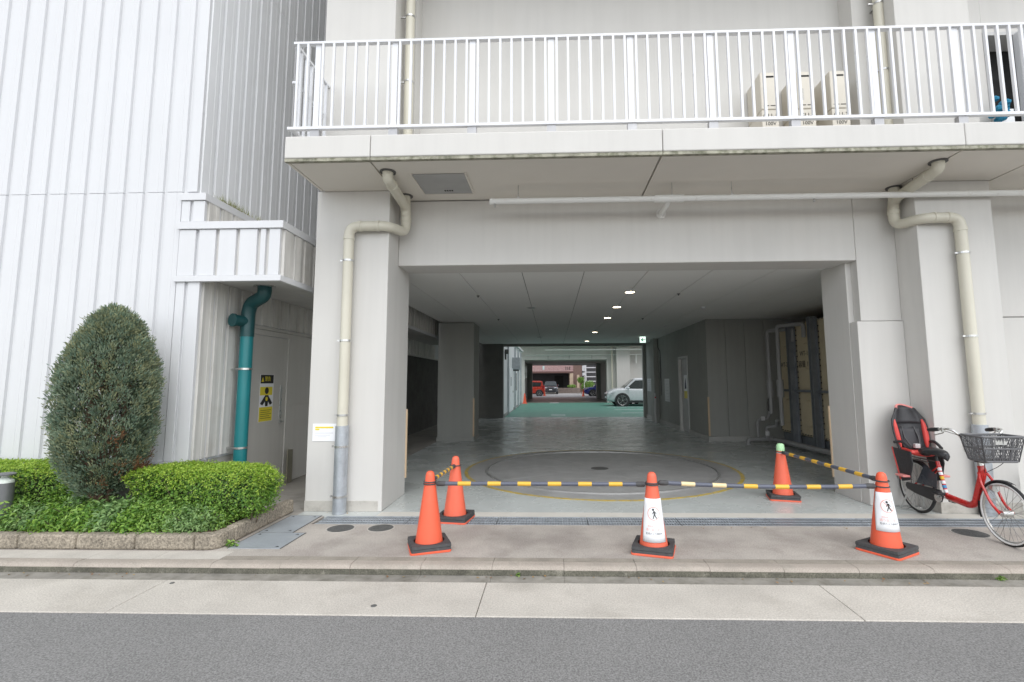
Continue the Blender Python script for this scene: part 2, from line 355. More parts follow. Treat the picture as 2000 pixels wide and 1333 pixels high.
# upper floor behind the balcony
bp('upper_wall', paint, (-1.88, 4.15, 6.75, 6.95, 4.285, TOP), bev=0)
bp('upper_pier', paint, (-2.049, -1.88, 6.46, 6.95, 4.285, TOP), bev=.004)
bp('upper_pier', paint, (4.15, 4.439, 6.46, 6.95, 4.285, TOP), bev=.004)
bp('upper_wall', paint, (5.371, 5.86, 6.46, 6.9, 4.285, TOP), (6.62, 14, 6.46, 6.9, 4.285, TOP), (5.86, 6.62, 6.46, 6.9, 6.22, TOP), bev=.004)
bp('upper_mass', paint, (-3.0, 14, 6.96, 21.4, 4.0, TOP), bev=0)
# balcony slab in cast lengths
for x0, x1 in ((-2.96, -2.0), (-1.994, 1.215), (1.221, 4.415), (4.421, 7.6), (7.606, 11)):
    bp('balcony_slab', paint, (x0, x1, 5.18, 6.065, 4.02, 4.275), bev=.012)
    bp('drip_edge', moss, (x0, x1, 5.19, 5.235, 3.985, 4.02), bev=0)
bp('balcony_floor', paint2, (-2.04, 4.43, 6.07, 6.74, 4.03, 4.27), (5.38, 11, 6.07, 6.455, 4.03, 4.27), bev=0)
for x0, x1 in ((-2.915, -2.02), (-2.0, 1.20), (1.222, 4.40), (4.422, 5.42), (5.442, 7.58), (7.6, 11)):
    bp('soffit_panel', paint2, (x0, x1, 5.25, 6.455, 3.987, 4.015), bev=.003)
bp('soffit_edge', paint2, (-2.955, -2.925, 5.25, 6.066, 3.987, 4.015), bev=0)
bp('balcony_slab', paint, (-2.96, 14, 5.18, 6.065, 8.0, 8.3), bev=.01, lab='balcony slab of the next storey')
bp('balcony_floor', paint2, (-2.04, 4.43, 6.07, 6.74, 8.01, 8.29), (5.38, 14, 6.07, 6.455, 8.01, 8.29), bev=0)
# ceiling of the passage
xs = [-2.98]+[-1.347-.915+.915*k for k in range(0, 8)]
xs = [-2.98, -2.262, -1.347, -.432, .475, 1.392, 2.312, 3.225, 4.14, 5.055, 5.97, 6.885, 8.5]
for x0, x1 in zip(xs, xs[1:]):
    bp('ceiling_panel', ceil, (x0+.005, x1-.005, 6.952, 21.0, 3.118, 3.135), bev=0)
bp('ceiling_backing', dark, (-3.0, 8.5, 6.951, 21.2, 3.136, 3.99), bev=0)
# passage walls
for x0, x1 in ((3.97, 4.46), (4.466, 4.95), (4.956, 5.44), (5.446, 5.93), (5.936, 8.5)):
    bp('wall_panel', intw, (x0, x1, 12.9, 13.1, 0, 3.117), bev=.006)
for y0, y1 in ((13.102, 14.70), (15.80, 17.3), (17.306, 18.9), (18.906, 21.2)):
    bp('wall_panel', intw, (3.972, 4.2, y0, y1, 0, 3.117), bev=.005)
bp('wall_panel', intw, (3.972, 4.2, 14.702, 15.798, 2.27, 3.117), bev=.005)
bp('wall_plinth', M('plinth_paint', (.42, .42, .40), .7, .08, 3), (3.94, 6.2, 12.87, 12.9, 0, .13), (3.94, 3.972, 12.9, 14.7, 0, .13), (3.94, 3.972, 15.8, 21.2, 0, .13), bev=.004)
bp('wall_column', intw, (3.80, 3.972, 18.75, 19.35, 0, 3.117), bev=.008)
bp('room_wall', M('cream_room_wall', (.55, .45, .36), .8), (8.5, 8.7, 6.9, 13.1, 0, 4), bev=0)
bp('back_wall', M('dark_back_wall', (.15, .15, .14), .8, .1, 2), (-9, -2.09, 21.0, 21.4, 0, 3.99), bev=0); bp('back_wall', intw, (3.84, 14, 21.21, 21.4, 0, 3.99), bev=0)
bp('back_lintel', intw, (-2.09, 3.84, 21.21, 21.4, 3.02, 3.99), bev=0)
# door in the right passage wall
d = bp('door', M('grey_door', (.45, .45, .44), .5), (4.03, 4.07, 14.82, 15.68, .02, 2.2), bev=.004)
bp('door_frame', M('pale_frame', (.55, .55, .53), .5), (3.955, 4.1, 14.703, 14.80, 0, 2.27), (3.955, 4.1, 15.70, 15.797, 0, 2.27), (3.955, 4.1, 14.80, 15.70, 2.2, 2.27), bev=.003)
bp('handle', steel, (3.98, 4.03, 14.9, 15.0, .95, 1.0), parent=d, bev=.005)
# timber / tan corner guards
for q, lab in (((-2.072, -2.04, 6.985, 7.015, .22, 1.16), 1), ((-2.09, -2.045, 13.03, 13.075, .12, 1.1), 2), ((3.945, 3.99, 12.875, 12.92, .14, 1.12), 3), ((3.885, 3.925, 7.19, 7.222, .2, 1.18), 4)):
    bp('corner_guard', tan, q, bev=.006)
# railing
rl = bp('railing', alum, (-2.93, 11, 5.205, 5.265, 5.395, 5.425), bev=.004)
bp('bottom_rail', alum, (-2.96, 11, 5.205, 5.255, 4.368, 4.402), parent=rl, bev=.004)
pitch = .1268
bal = G().box(-.012, .012, -.016, .016, 4.40, 5.398).mesh('baluster', alum)
pst = G().box(-.032, .032, -.02, .02, 4.33, 5.395).mesh('railing_post', alum)
foot = G().box(-.05, .05, -.03, .03, 4.272, 4.37).mesh('post_bracket', M('grey_bracket', (.42, .42, .43), .5, metal=.4))
px0 = .013
def loc(x, y, z): return tuple(wm(rl).inverted() @ Vector((x, y, z)))
for k in range(-3, 12):
    x = px0+.8875*k
    if k >= -3 and x > -2.95:
        piece('railing_post', pst, rl, loc(x, 5.25, 0)); piece('post_bracket', foot, rl, loc(x, 5.25, 0))
    for j in range(7):
        xb = x+pitch*(j+.5)
        if xb < 10.8: piece('baluster', bal, rl, loc(xb, 5.222, 0))
for xb in (-2.875, -2.76): piece('baluster', bal, rl, loc(xb, 5.222, 0))
bp('return_rail', alum, (-2.935, -2.895, 5.266, 6.066, 5.395, 5.425), parent=rl, bev=.003); bp('return_rail', alum, (-2.935, -2.895, 5.256, 6.066, 4.368, 4.402), parent=rl, bev=.003)
for y in np.arange(5.36, 6.05, .127): piece('baluster', bal, rl, loc(-2.915, y, 0), (0, 0, math.pi/2))
bp('wall_handrail', alum, (-2.98, -2.94, 5.3, 6.066, 4.98, 5.01), parent=rl, bev=.005)

# soffit access hatch
hh = thing('access_hatch', 'grey metal access hatch in the balcony soffit with a row of slots', 'hatch', (-1.33, 5.88, 3.985))
obj('panel', G().box(-1.635, -1.02, 5.58, 6.18, 3.974, 3.985), M('hatch_grey', (.36, .36, .355), .55), hh, bev=.003)
obj('frame', G().box(-1.66, -1.64, 5.56, 6.20, 3.970, 3.986).box(-1.015, -.995, 5.56, 6.20, 3.970, 3.986).box(-1.64, -1.015, 6.185, 6.20, 3.970, 3.986), paint2, hh)
obj('vent_slot', G().box(*(-1.36, -1.34, 6.06, 6.10, 3.9725, 3.974)).box(-1.33, -1.31, 6.06, 6.10, 3.9725, 3.974).box(-1.30, -1.28, 6.06, 6.10, 3.9725, 3.974).box(-1.27, -1.25, 6.06, 6.10, 3.9725, 3.974), dark, hh)

# ------------------------------------------------------------------ downpipes
def clamp(parent, x, y, z, r, wall):
    g = G().ring((x, y, z), r, r+.006, -.012, .012, 20).box(x-.014, x+.014, y+r, wall, z-.006, z+.006).box(x-r-.035, x-r+.004, y-.012, y+.012, z-.01, z+.01)
    return obj('pipe_clamp', g, steel, parent)
def socket(parent, p, d, r, l=.06, mat=None):
    p = Vector(p); d = Vector(d).normalized()
    return obj('pipe_socket', G().tube([p-d*l/2, p-d*l/2+d*.004, p+d*l/2-d*.004, p+d*l/2], [r, r+.006, r+.006, r], 20), mat or beigep, parent, smooth=True)
def downpipe(name, lab, xs_, xd, dx, sy, zb):
    pr = .062
    t = thing(name, lab, 'drainpipe', (xd, 5.98, 0), group='beige downpipes of the concrete building')
    path = arc_path([(xs_, 5.5, 3.99), (xs_, 5.5, 3.90), (dx, 6.3, 3.83), (dx, 6.3, 3.49), (dx+(.12 if xd > dx else -.12), 5.98, 3.49), (xd, 5.98, 3.49), (xd, 5.98, zb)], .13, 7)
    obj('pipe', G().tube(path, pr, 20), beigep, t, smooth=True)
    sg = 1 if xd > dx else -1
    socket(t, (xs_+(dx-xs_)*.22, 5.676, 3.885), (dx-xs_, .8, -.07), pr, .05); socket(t, (dx, 6.3, 3.67), (0, 0, 1), pr); socket(t, (dx+sg*.25, 5.98, 3.49), (1, 0, 0), pr, .04); socket(t, (xd-sg*.14, 5.98, 3.49), (1, 0, 0), pr, .04); socket(t, (xd, 5.98, 3.34), (0, 0, 1), pr, .05)
    obj('ceiling_collar', G().ring((xs_, 5.5, 3.985), pr, pr+.03, -.012, 0, 24), iron, t)
    obj('ceiling_collar', G().ring((dx, 6.26, 3.985), pr-.01, pr+.03, -.012, 0, 24), iron, t)
    obj('vent_stub', G().cyl((dx, 6.29, 3.72), (dx, 6.26, 3.985), pr, 20), beigep, t, smooth=True)
    for z in (3.05, 2.05, 1.15): clamp(t, xd, 5.98, z, pr, 6.07)
    obj('steel_sleeve', G().lathe([(pr+.002, zb), (pr+.016, zb+.002), (pr+.016, 1.02), (pr+.002, 1.025)], (xd, 5.98, 0), 24), galv, t, smooth=True)
    for z in (.78, .2): clamp(t, xd, 5.98, z, pr+.016, 6.066)
    return t
downpipe('downpipe', 'beige downpipe with galvanised lower sleeve on the left pillar', -1.9, -2.535, -1.915, 6.3, 0)
downpipe('downpipe', 'beige downpipe with galvanised lower sleeve behind the bicycle basket', 4.36, 4.93, 4.38, 6.3, 0)
def riser(x, lab):
    t = thing('riser_pipe', lab, 'drainpipe', (x, 6.3, 4.285), group='upper floor riser pipes')
    obj('pipe', G().cyl((x, 6.3, 4.27), (x, 6.3, TOP), .06, 20), beigep, t, smooth=True)
    for z in (5.6, 6.55, 7.6): obj('pipe_clamp', G().ring((x, 6.3, z), .06, .066, -.012, .012, 20).box(x-.13, x-.05, 6.29, 6.31, z-.008, z+.008).box(x-.014, x+.014, 6.36, 6.75, z-.006, z+.006), steel, t)
riser(-1.92, 'beige riser pipe beside the upper left pillar behind the railing')
riser(4.40, 'beige riser pipe beside the upper right pillar behind the railing')

# ------------------------------------------------------------------ horizontal sprinkler main under the soffit
sp = thing('sprinkler_pipe', 'long white horizontal pipe hung below the balcony soffit', 'pipe', (2.5, 5.98, 3.79))
obj('pipe', G().cyl((-.75, 5.98, 3.785), (8, 5.98, 3.785), .036, 16), whitep, sp, smooth=True)
obj('end_cap', G().cyl((-.765, 5.98, 3.785), (-.73, 5.98, 3.785), .041, 16), whitep, sp, smooth=True)
obj('tee', G().cyl((1.28, 5.98, 3.785), (1.64, 5.98, 3.785), .046, 16), whitep, sp, smooth=True)
obj('branch', G().tube(arc_path([(1.46, 5.98, 3.78), (1.46, 6.1, 3.75), (1.46, 6.45, 3.75)], .05, 4), .034, 14), whitep, sp, smooth=True)
obj('wall_flange', G().cyl((1.46, 6.43, 3.75), (1.46, 6.458, 3.75), .066, 20), whitep, sp, smooth=True)
for x in (-.41, 1.5, 2.23, 4.42, 6.5):
    obj('hanger', G().cyl((x, 5.98, 3.80), (x, 5.98, 3.987), .005, 6).ring((x, 5.98, 3.785), .001, .002, -.001, .001, 6).box(x-.012, x+.012, 5.97, 5.99, 3.815, 3.84), steel, sp)
for x in (-.70, 3.22):
    obj('sprinkler_nozzle', G().lathe([(.012, 3.755), (.016, 3.735), (.010, 3.725), (.018, 3.715), (.004, 3.71)], (x, 5.98, 0), 10), steel, sp, smooth=True)

# ------------------------------------------------------------------ balcony: water heaters, doorway
for i, (x0, x1, nm) in enumerate(((2.79, 3.01, 'GU-1'), (3.27, 3.49, 'GU-2'), (3.70, 3.93, 'GU-3'))):
    t = thing('water_heater', ['cream water heater cabinet on the balcony, leftmost of three', 'cream water heater cabinet on the balcony between two others', 'cream water heater cabinet on the balcony, nearest the riser pipe'][i], 'water heater', (x0, 6.3, 4.275), group='water heaters on the balcony')
    cm = M('heater_cream', (.62, .58, .50), .5, .02)
    obj('cabinet', G().box(x0, x1, 6.3, 6.745, 5.10, 5.62), cm, t, bev=.012)
    obj('pipe_cover', G().box(x0, x1, 6.302, 6.745, 4.28, 5.092), cm, t, bev=.008)
    obj('exhaust_slot', G().prism([(x0+.06+.012*math.cos(a)-(.0 if abs(a) < 0 else 0)+(0 if math.cos(a) < 0 else .11), 6.298, 5.555+.012*math.sin(a)) for a in np.linspace(0, 2*math.pi, 16, endpoint=False)], (0, .004, 0)), dark, t)
    obj('front_slot', G().box(x0+.03, x0+.10, 6.297, 6.301, 5.145, 5.155).box(x0+.12, x1-.03, 6.297, 6.301, 5.145, 5.155), dark, t)
    obj('rating_label', G().box(x0+.04, x0+.08, 6.298, 6.3, 5.22, 5.38), M('label_grey', (.5, .48, .44), .6, .2, 120), t)
    text('unit_number', nm, .085, ink, t, face(((x0+x1)/2, 6.299, 5.005), (1, 0, 0), (0, 0, 1)))
    text('supply_note', '100V', .07, ink, t, face(((x0+x1)/2, 6.299, 4.90), (1, 0, 0), (0, 0, 1)))
dw = thing('balcony_doorway', 'dark open doorway on the balcony with pale door leaf swung open', 'doorway', (6.2, 6.46, 4.275))
obj('dark_room', G().box(5.87, 6.61, 6.80, 6.86, 4.28, 6.21), dark, dw)
obj('frame', G().box(5.862, 5.90, 6.45, 6.80, 4.275, 6.215).box(6.58, 6.618, 6.45, 6.80, 4.275, 6.215).box(5.90, 6.58, 6.45, 6.80, 6.17, 6.215), M('door_frame_grey', (.5, .5, .49), .5), dw)
obj('door_leaf', G().box(6.24, 6.28, 5.95, 6.445, 4.30, 6.16), alum, dw, bev=.004)
obj('shelf_rack', G().box(5.95, 6.5, 6.6, 6.75, 4.95, 4.97).box(5.95, 5.97, 6.6, 6.75, 4.28, 4.97).box(6.4, 6.42, 6.6, 6.75, 4.28, 4.97).box(6.0, 6.3, 6.6, 6.75, 4.97, 5.2), steel, dw)
clg = G()
for i in range(26):
    p = Vector((5.84+rng.normal(0, .045), 6.30+rng.normal(0, .04), 5.02+rng.normal(0, .07))); clg.lathe([(.01, -.035), (.04, -.02), (.045, .01), (.02, .035)], p, 7)
tag(obj('blue_cloth', clg.tube([(5.84, 6.3, 4.3), (5.84, 6.3, 5.05)], .01, 6), M('blue_cloth', (.02, .20, .34), .8, .3, 20), smooth=True), 'bunched blue cloth on a stick beside the balcony doorway', 'cloth')

# paper notice on the left pillar
nt_ = thing('paper_notice', 'white paper notice with yellow highlighted heading taped to the left pillar', 'notice', (-2.79, 6.068, .935))
obj('sheet', G().box(-2.935, -2.645, 6.064, 6.068, .83, 1.04), paper, nt_)
obj('highlight', G().box(-2.905, -2.68, 6.0625, 6.064, .985, 1.005).box(-2.905, -2.85, 6.0625, 6.064, .962, .98), yink, nt_)
obj('print_line', G().box(-2.91, -2.68, 6.0632, 6.064, .925, .930).box(-2.91, -2.72, 6.0632, 6.064, .90, .904).box(-2.87, -2.76, 6.0632, 6.064, .88, .884), M('grey_print', (.5, .5, .52), .7), nt_)

# ================================================================== PASSAGE FITTINGS
for i, y in enumerate((8.77, 10.57, 12.4, 16.11, 19.79)):
    t = thing('downlight', ['nearest', 'second nearest', 'third nearest', 'fourth nearest', 'farthest'][i]+' lit round downlight of the row in the passage ceiling', 'ceiling light', (1.392, y, 3.117), group='lit downlights in the passage')
    obj('trim_ring', G().ring((1.392, y, 3.117), .085, .11, -.008, 0, 28), M('lamp_trim', (.6, .6, .58), .4), t)
    obj('lens', G().lathe([(.084, -.006), (.084, -.002)], (1.392, y, 3.117), 28), lampm, t)
for x, y, lab in ((-.44, 10.56, 'unlit round downlight left of the lit row, nearer one'), (-.45, 17.76, 'unlit round downlight left of the lit row, farther one')):
    t = thing('downlight', lab, 'ceiling light', (x, y, 3.117), group='unlit downlights in the passage')
    obj('trim_ring', G().ring((x, y, 3.117), .085, .11, -.008, 0, 28), M('lamp_trim', (.6, .6, .58), .4), t)
    obj('lens', G().lathe([(.084, -.006), (.084, -.002)], (x, y, 3.117), 28), M('dark_lens', (.05, .05, .05), .3), t)
for x, y, lab in ((3.27, 10.69, 'white smoke detector on the passage ceiling, nearer one'), (3.25, 14.28, 'white smoke detector on the passage ceiling, farther one'), (-1.36, 9.0, 'small dark sprinkler rose on the left ceiling joint, nearer one'), (-1.36, 12.5, 'small dark sprinkler rose on the left ceiling joint, farther one'), (2.31, 9.0, 'small dark sprinkler rose on the right ceiling joint, nearer one'), (2.31, 12.6, 'small dark sprinkler rose on the right ceiling joint, farther one')):
    w = 'smoke' in lab
    tag(obj('smoke_detector' if w else 'ceiling_sprinkler', G().lathe([(.05, 3.118), (.05, 3.10), (.03, 3.08)] if w else [(.03, 3.118), (.03, 3.11), (.012, 3.10), (.012, 3.085)], (x, y, 0), 16), white if w else iron, smooth=True), lab, 'detector' if w else 'sprinkler', 'smoke detectors' if w else 'ceiling sprinklers')
ex = thing('exit_sign', 'small white square sign with green left arrow under the passage ceiling', 'sign', (3.28, 18, 2.9))
obj('panel', G().box(3.175, 3.385, 18.0, 18.04, 2.905, 3.115), signm, ex, bev=.004)
ag = G()
for p in ([(3.20, 3.01), (3.28, 3.075), (3.305, 3.055), (3.25, 3.01), (3.305, 2.965), (3.28, 2.945)], [(3.235, 2.998), (3.365, 2.998), (3.365, 3.022), (3.235, 3.022)]):
    ag.prism([(x, 17.994, z) for x, z in p], (0, .005, 0))
obj('arrow', ag, signg, ex)
for (y0, y1, z0, z1, lab, nl) in ((20.05, 20.95, 1.1, 1.62, 'framed white notice board at the far end of the right passage wall', 6), (17.05, 17.75, .82, 1.6, 'tall white notice on the right passage wall beside the column', 7)):
    t = thing('wall_notice', lab, 'notice', (3.97, y0, z0), group='notices on the passage wall')
    obj('board', G().box(3.955, 3.97, y0, y1, z0, z1), M('grey_white_board', (.62, .63, .64), .5), t, bev=.004)
    g = G()
    for k in range(nl):
        z = z1-.08-(z1-z0-.14)*k/(nl-1); g.box(3.9535, 3.955, y0+.1, y1-.1-.12*(k % 3), z-.008, z+.008)
    obj('print_line', g, M('grey_print2', (.50, .50, .51), .7), t)
dp = thing('door_poster', 'small yellow and white poster on the passage door', 'poster', (4.025, 15.25, 1.2))
obj('sheet', G().box(4.024, 4.0295, 15.05, 15.40, 1.0, 1.7), paper, dp); obj('yellow_band', G().box(4.022, 4.024, 15.05, 15.40, 1.0, 1.22), yink, dp); obj('figure', G().prism([(4.0225, 15.15, 1.30), (4.0225, 15.22, 1.62), (4.0225, 15.30, 1.45), (4.0225, 15.33, 1.28)], (.0015, 0, 0)), M('ink_blue', (.05, .06, .12), .6), dp)
fb = thing('hydrant_post', 'slim grey control post with red lamp beside the passage column', 'control post', (3.75, 18.55, 0))
obj('post', G().box(3.74, 3.80, 18.50, 18.60, 0, 1.08), M('post_grey', (.5, .5, .5), .5), fb, bev=.006); obj('red_lamp', G().lathe([(.03, 0), (.025, -.03), (.01, -.04)], (3.77, 18.5, .92), 12, axis='y'), M('red_lamp', (.5, .03, .03), .4), fb, smooth=True)
cab = tag(obj('cable_conduit', G().tube(arc_path([(3.93, 18.62, 3.1), (3.93, 18.62, 2.9), (3.9, 18.45, 2.75), (3.95, 18.3, 2.6), (3.95, 18.3, 1.0)], .05), .014, 8), iron, smooth=True), 'thin dark cable conduit running down the right passage wall', 'conduit')

# ------------------------------------------------------------------ water tank
wt = thing('water_tank', 'cream panelled water tank with steel frame posts in the side room', 'water tank', (7, 10, 0))
obj('body', G().box(5.62, 8.0, 7.8, 12.55, .3, 2.84), tankm, wt, bev=.02)
obj('stand', G().box(5.65, 7.9, 7.9, 12.5, .0, .28), tanks, wt)
pn = 0
for y0 in (7.77, 8.73, 9.69, 10.65, 11.61):
    for z0, z1 in ((.36, 1.26), (1.34, 2.80)):
        g = G().box(5.60, 5.622, y0+.06, y0+.86, z0, z1)
        g.lathe([(.30, 0), (.26, -.035), (.10, -.05)], (5.60, y0+.46, (z0+z1)/2), 24, axis='x')
        obj('tank_panel', g, tankm, wt, smooth=True, ang=25)
    bo = G()
    for z in np.arange(.40, 2.78, .12):
        for yy in (y0+.035, y0+.885): bo.cyl((5.585, yy, z), (5.62, yy, z), .012, 6)
    for yy in np.arange(y0+.12, y0+.85, .12):
        for z in (.335, 1.30, 2.82): bo.cyl((5.585, yy, z), (5.62, yy, z), .012, 6)
    obj('bolt_row', bo, iron, wt)['kind'] = 'stuff'
for y in (8.73, 9.69, 10.62, 11.59):
    obj('frame_post', G().box(5.42, 5.58, y-.012, y+.012, .1, 2.88).box(5.42, 5.435, y-.06, y+.06, .1, 2.88).box(5.56, 5.58, y-.06, y+.06, .1, 2.88), tanks, wt)
obj('cross_rail', G().box(5.5, 5.57, 7.9, 12.5, 1.275, 1.325), tanks, wt)
text('tank_number', 'WT-1', .15, ink, wt, face((5.545, 11.12, 2.12), (0, -1, 0), (0, 0, 1)))
text('capacity_note', '容量 19', .16, ink, wt, face((5.545, 11.12, 1.88), (0, -1, 0), (0, 0, 1)))
text('tank_number', 'WT-2', .15, ink, wt, face((5.545, 12.08, 1.9), (0, -1, 0), (0, 0, 1)))
tp = thing('tank_pipework', 'grey insulated pipes with valves in front of the water tank', 'pipework', (5.3, 12.3, 0))
for (x, y, z0, z1, b_) in ((5.2, 12.1, .75, 2.72, 0), (5.2, 11.58, .52, 2.78, 1)):
    obj('riser', G().tube(arc_path([(x, y, z0), (x, y, z1), (x+.35, y-.5, z1), (x+.35, y-.5, z1-.3)], .07), .045, 12), greyp, tp, smooth=True)
    obj('insulation_sleeve', G().cyl((x, y, 1.15), (x, y, 1.55), .075, 14), greyp, tp, smooth=True)
obj('floor_pipe', G().tube(arc_path([(4.72, 12.35, 0), (4.72, 12.35, .12), (5.35, 12.4, .12), (5.36, 7.4, .16)], .08), .055, 12), greyp, tp, smooth=True)
obj('loop_pipe', G().tube(arc_path([(5.0, 12.45, .15), (5.0, 12.45, .55), (5.25, 12.45, .62), (5.25, 12.3, .8)], .06), .035, 10).tube(arc_path([(5.15, 12.3, .15), (5.15, 12.3, .42), (5.3, 12.1, .45), (5.25, 11.95, .6)], .06), .035, 10), greyp, tp, smooth=True)
obj('valve', G().box(5.08, 5.16, 12.38, 12.46, .56, .66).box(5.1, 5.18, 12.22, 12.3, .22, .32), M('valve_metal', (.6, .6, .6), .4), tp, bev=.01)
obj('valve_lever', G().box(5.2, 5.23, 12.28, 12.32, .82, 1.02).cyl((5.22, 12.3, .8), (5.22, 12.3, 1.1), .02, 8), iron, tp)

# ================================================================== WHITE CLAD BUILDING (left)
Wb = thing('white_building', 'tall white ribbed metal clad building left of the passage', 'building', (-6.5, 5.66, 0))
bp('backing_wall', white, (-14, -4.305, 5.697, 21, .62, TOP), bev=0, parent=Wb)
bp('lower_backing', white, (-4.46, -4.190, 5.680, 18, .62, 3.74), bev=0, parent=Wb)
bp('plinth', dirtybase, (-14, -4.20, 5.68, 6.60, 0, .62), bev=.004, parent=Wb)
bp('base_flashing', white, (-14, -4.165, 5.645, 5.70, .622, .648), bev=0, parent=Wb)
def cladding(w, z0, z1, mat, name):
    # folded sheet: flat face with a fine crease at two thirds, returned edges
    g = G(); a, b_ = 0, w; q = w*.66
    pr = [(a, .030), (a+.006, 0), (q-.004, 0), (q, .004), (q+.004, 0), (b_-.006, 0), (b_, .030)]
    n = len(pr); vs = [(x, y, z0) for x, y in pr]+[(x, y, z1) for x, y in pr]
    g.add(vs, [(i, i+1, n+i+1, n+i) for i in range(n-1)]+[tuple(range(n)), tuple(range(2*n-1, n-1, -1))])
    return g.mesh(name, mat)
P = .2465; cw = .198
wl = lambda x, y, z: tuple(wm(Wb).inverted() @ Vector((x, y, z)))
c1 = cladding(cw, .65, 3.848, white, 'cladding_panel'); c2 = cladding(cw, 3.854, TOP, white, 'cladding_panel')
for k in range(1, 30):
    x = -4.466-P*k+.045
    piece('cladding_panel', c1, Wb, wl(x, 5.668, 0)); piece('cladding_panel', c2, Wb, wl(x, 5.668, 0))
bp('corner_trim', white, (-4.415, -4.29, 5.664, 5.70, 3.85, TOP), bev=.003, parent=Wb)
# side of the upper part (faces right)
c3 = cladding(cw, 3.85, 7.4, sidew, 'cladding_panel'); c4 = cladding(cw, 7.406, TOP, sidew, 'cladding_panel')
for k in range(60):
    y = 5.71+P*k
    if y < 20.5:
        piece('cladding_panel', c3, Wb, wl(-4.276, y, 0), (0, 0, math.pi/2)); piece('cladding_panel', c4, Wb, wl(-4.276, y, 0), (0, 0, math.pi/2))
# lower thickening with cap and the canopy
for x0, x1 in ((-4.455, -4.355), (-4.312, -4.172)):
    for z0, z1 in ((.65, 2.735), (3.475, 3.73)):
        bp('cladding_panel', white, (x0, x1, 5.652, 5.679, z0, z1), bev=.003, parent=Wb)
bp('wall_cap', white, (-4.47, -4.155, 5.635, 5.70, 3.735, 3.825), (-4.29, -4.155, 5.70, 18, 3.735, 3.825), bev=.004, parent=Wb)
c5 = cladding(cw, .65, 2.785, dirtyw, 'cladding_panel'); c6 = cladding(cw, 3.3, 3.735, dirtyw, 'cladding_panel'); c7 = cladding(cw, 2.36, 2.785, dirtyw, 'cladding_panel')
for k in range(48):
    y = 5.72+P*k
    piece('cladding_panel', c6, Wb, wl(-4.163, y, 0), (0, 0, math.pi/2))
    piece('cladding_panel', c5 if y+cw < 6.6 else c7, Wb, wl(-4.163, y, 0), (0, 0, math.pi/2))
bp('door_wall', doorm, (-4.189, -4.166, 6.62, 6.78, 0, 2.30), (-4.189, -4.166, 7.70, 9.6, 0, 2.30), (-4.189, -4.166, 6.78, 7.70, 2.225, 2.30), bev=.003, parent=Wb)
bp('wall_trim', doorm, (-4.19, -4.155, 6.58, 18, 2.305, 2.345), (-4.166, -4.158, 7.75, 9.6, 1.18, 1.2), bev=.003, parent=Wb)
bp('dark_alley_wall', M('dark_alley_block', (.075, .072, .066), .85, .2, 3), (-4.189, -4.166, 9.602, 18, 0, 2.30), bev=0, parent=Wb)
dr = bp('door', doorm, (-4.215, -4.1765, 6.79, 7.69, .03, 2.215), bev=.004, parent=Wb)
bp('lock_plate', steel, (-4.1765, -4.170, 7.52, 7.58, 1.0, 1.5), parent=dr, bev=.003)
obj('handle', G().tube(arc_path([(-4.175, 7.55, .95), (-4.11, 7.55, .95), (-4.11, 7.44, .95)], .02), .012, 10).lathe([(.03, 0), (.03, .015)], (-4.18, 7.55, .95), 14, axis='x').lathe([(.025, 0), (.025, .03)], (-4.18, 7.55, 1.07), 14, axis='x'), steel, dr, smooth=True)
cn = bp('canopy', M('canopy_soffit', (.60, .59, .57), .6), (-4.46, -3.222, 5.681, 17, 2.79, 3.40), bev=0, parent=Wb)
bp('canopy_cap', white, (-4.475, -3.185, 5.625, 5.69, 3.375, 3.465), (-3.235, -3.185, 5.69, 17, 3.375, 3.465), parent=cn, bev=.004)
bp('canopy_trim', white, (-4.475, -3.185, 5.625, 5.69, 2.735, 2.805), (-3.225, -3.185, 5.69, 17, 2.735, 2.805), parent=cn, bev=.004)
xx = -4.455
for w in (.2, .2, .205, .21, .06, .13):
    bp('cladding_panel', white, (xx, xx+w, 5.645, 5.680, 2.81, 3.37), parent=cn, bev=.003); xx += w+.045
c8 = cladding(cw, 2.81, 3.37, dirtyw, 'cladding_panel')
for k in range(45): piece('cladding_panel', c8, cn, tuple(wm(cn).inverted() @ Vector((-3.195, 5.70+P*k, 0))), (0, 0, math.pi/2))
bp('soffit_joint', white, (-3.62, -3.61, 6.9, 7.6, 2.786, 2.79), (-3.62, -3.25, 6.9, 6.91, 2.786, 2.79), parent=cn, bev=0)
wg = G()
for i in range(260):
    y = 5.9+abs(rng.normal(0, .9)) if i % 3 else 6.25+rng.normal(0, .12)
    x = -4.2+rng.normal(0, .03); h = rng.uniform(.03, .12); dx, dy = rng.normal(0, .03, 2)
    wg.add([(x-.004, y, 3.825), (x+.004, y, 3.825), (x+dx, y+dy, 3.825+h)], [(0, 1, 2)])
tag(obj('wall_weeds', wg, M('dry_weed', (.22, .23, .11), .8)), 'dry weeds growing along the cap of the white building', 'weeds', kind='stuff')

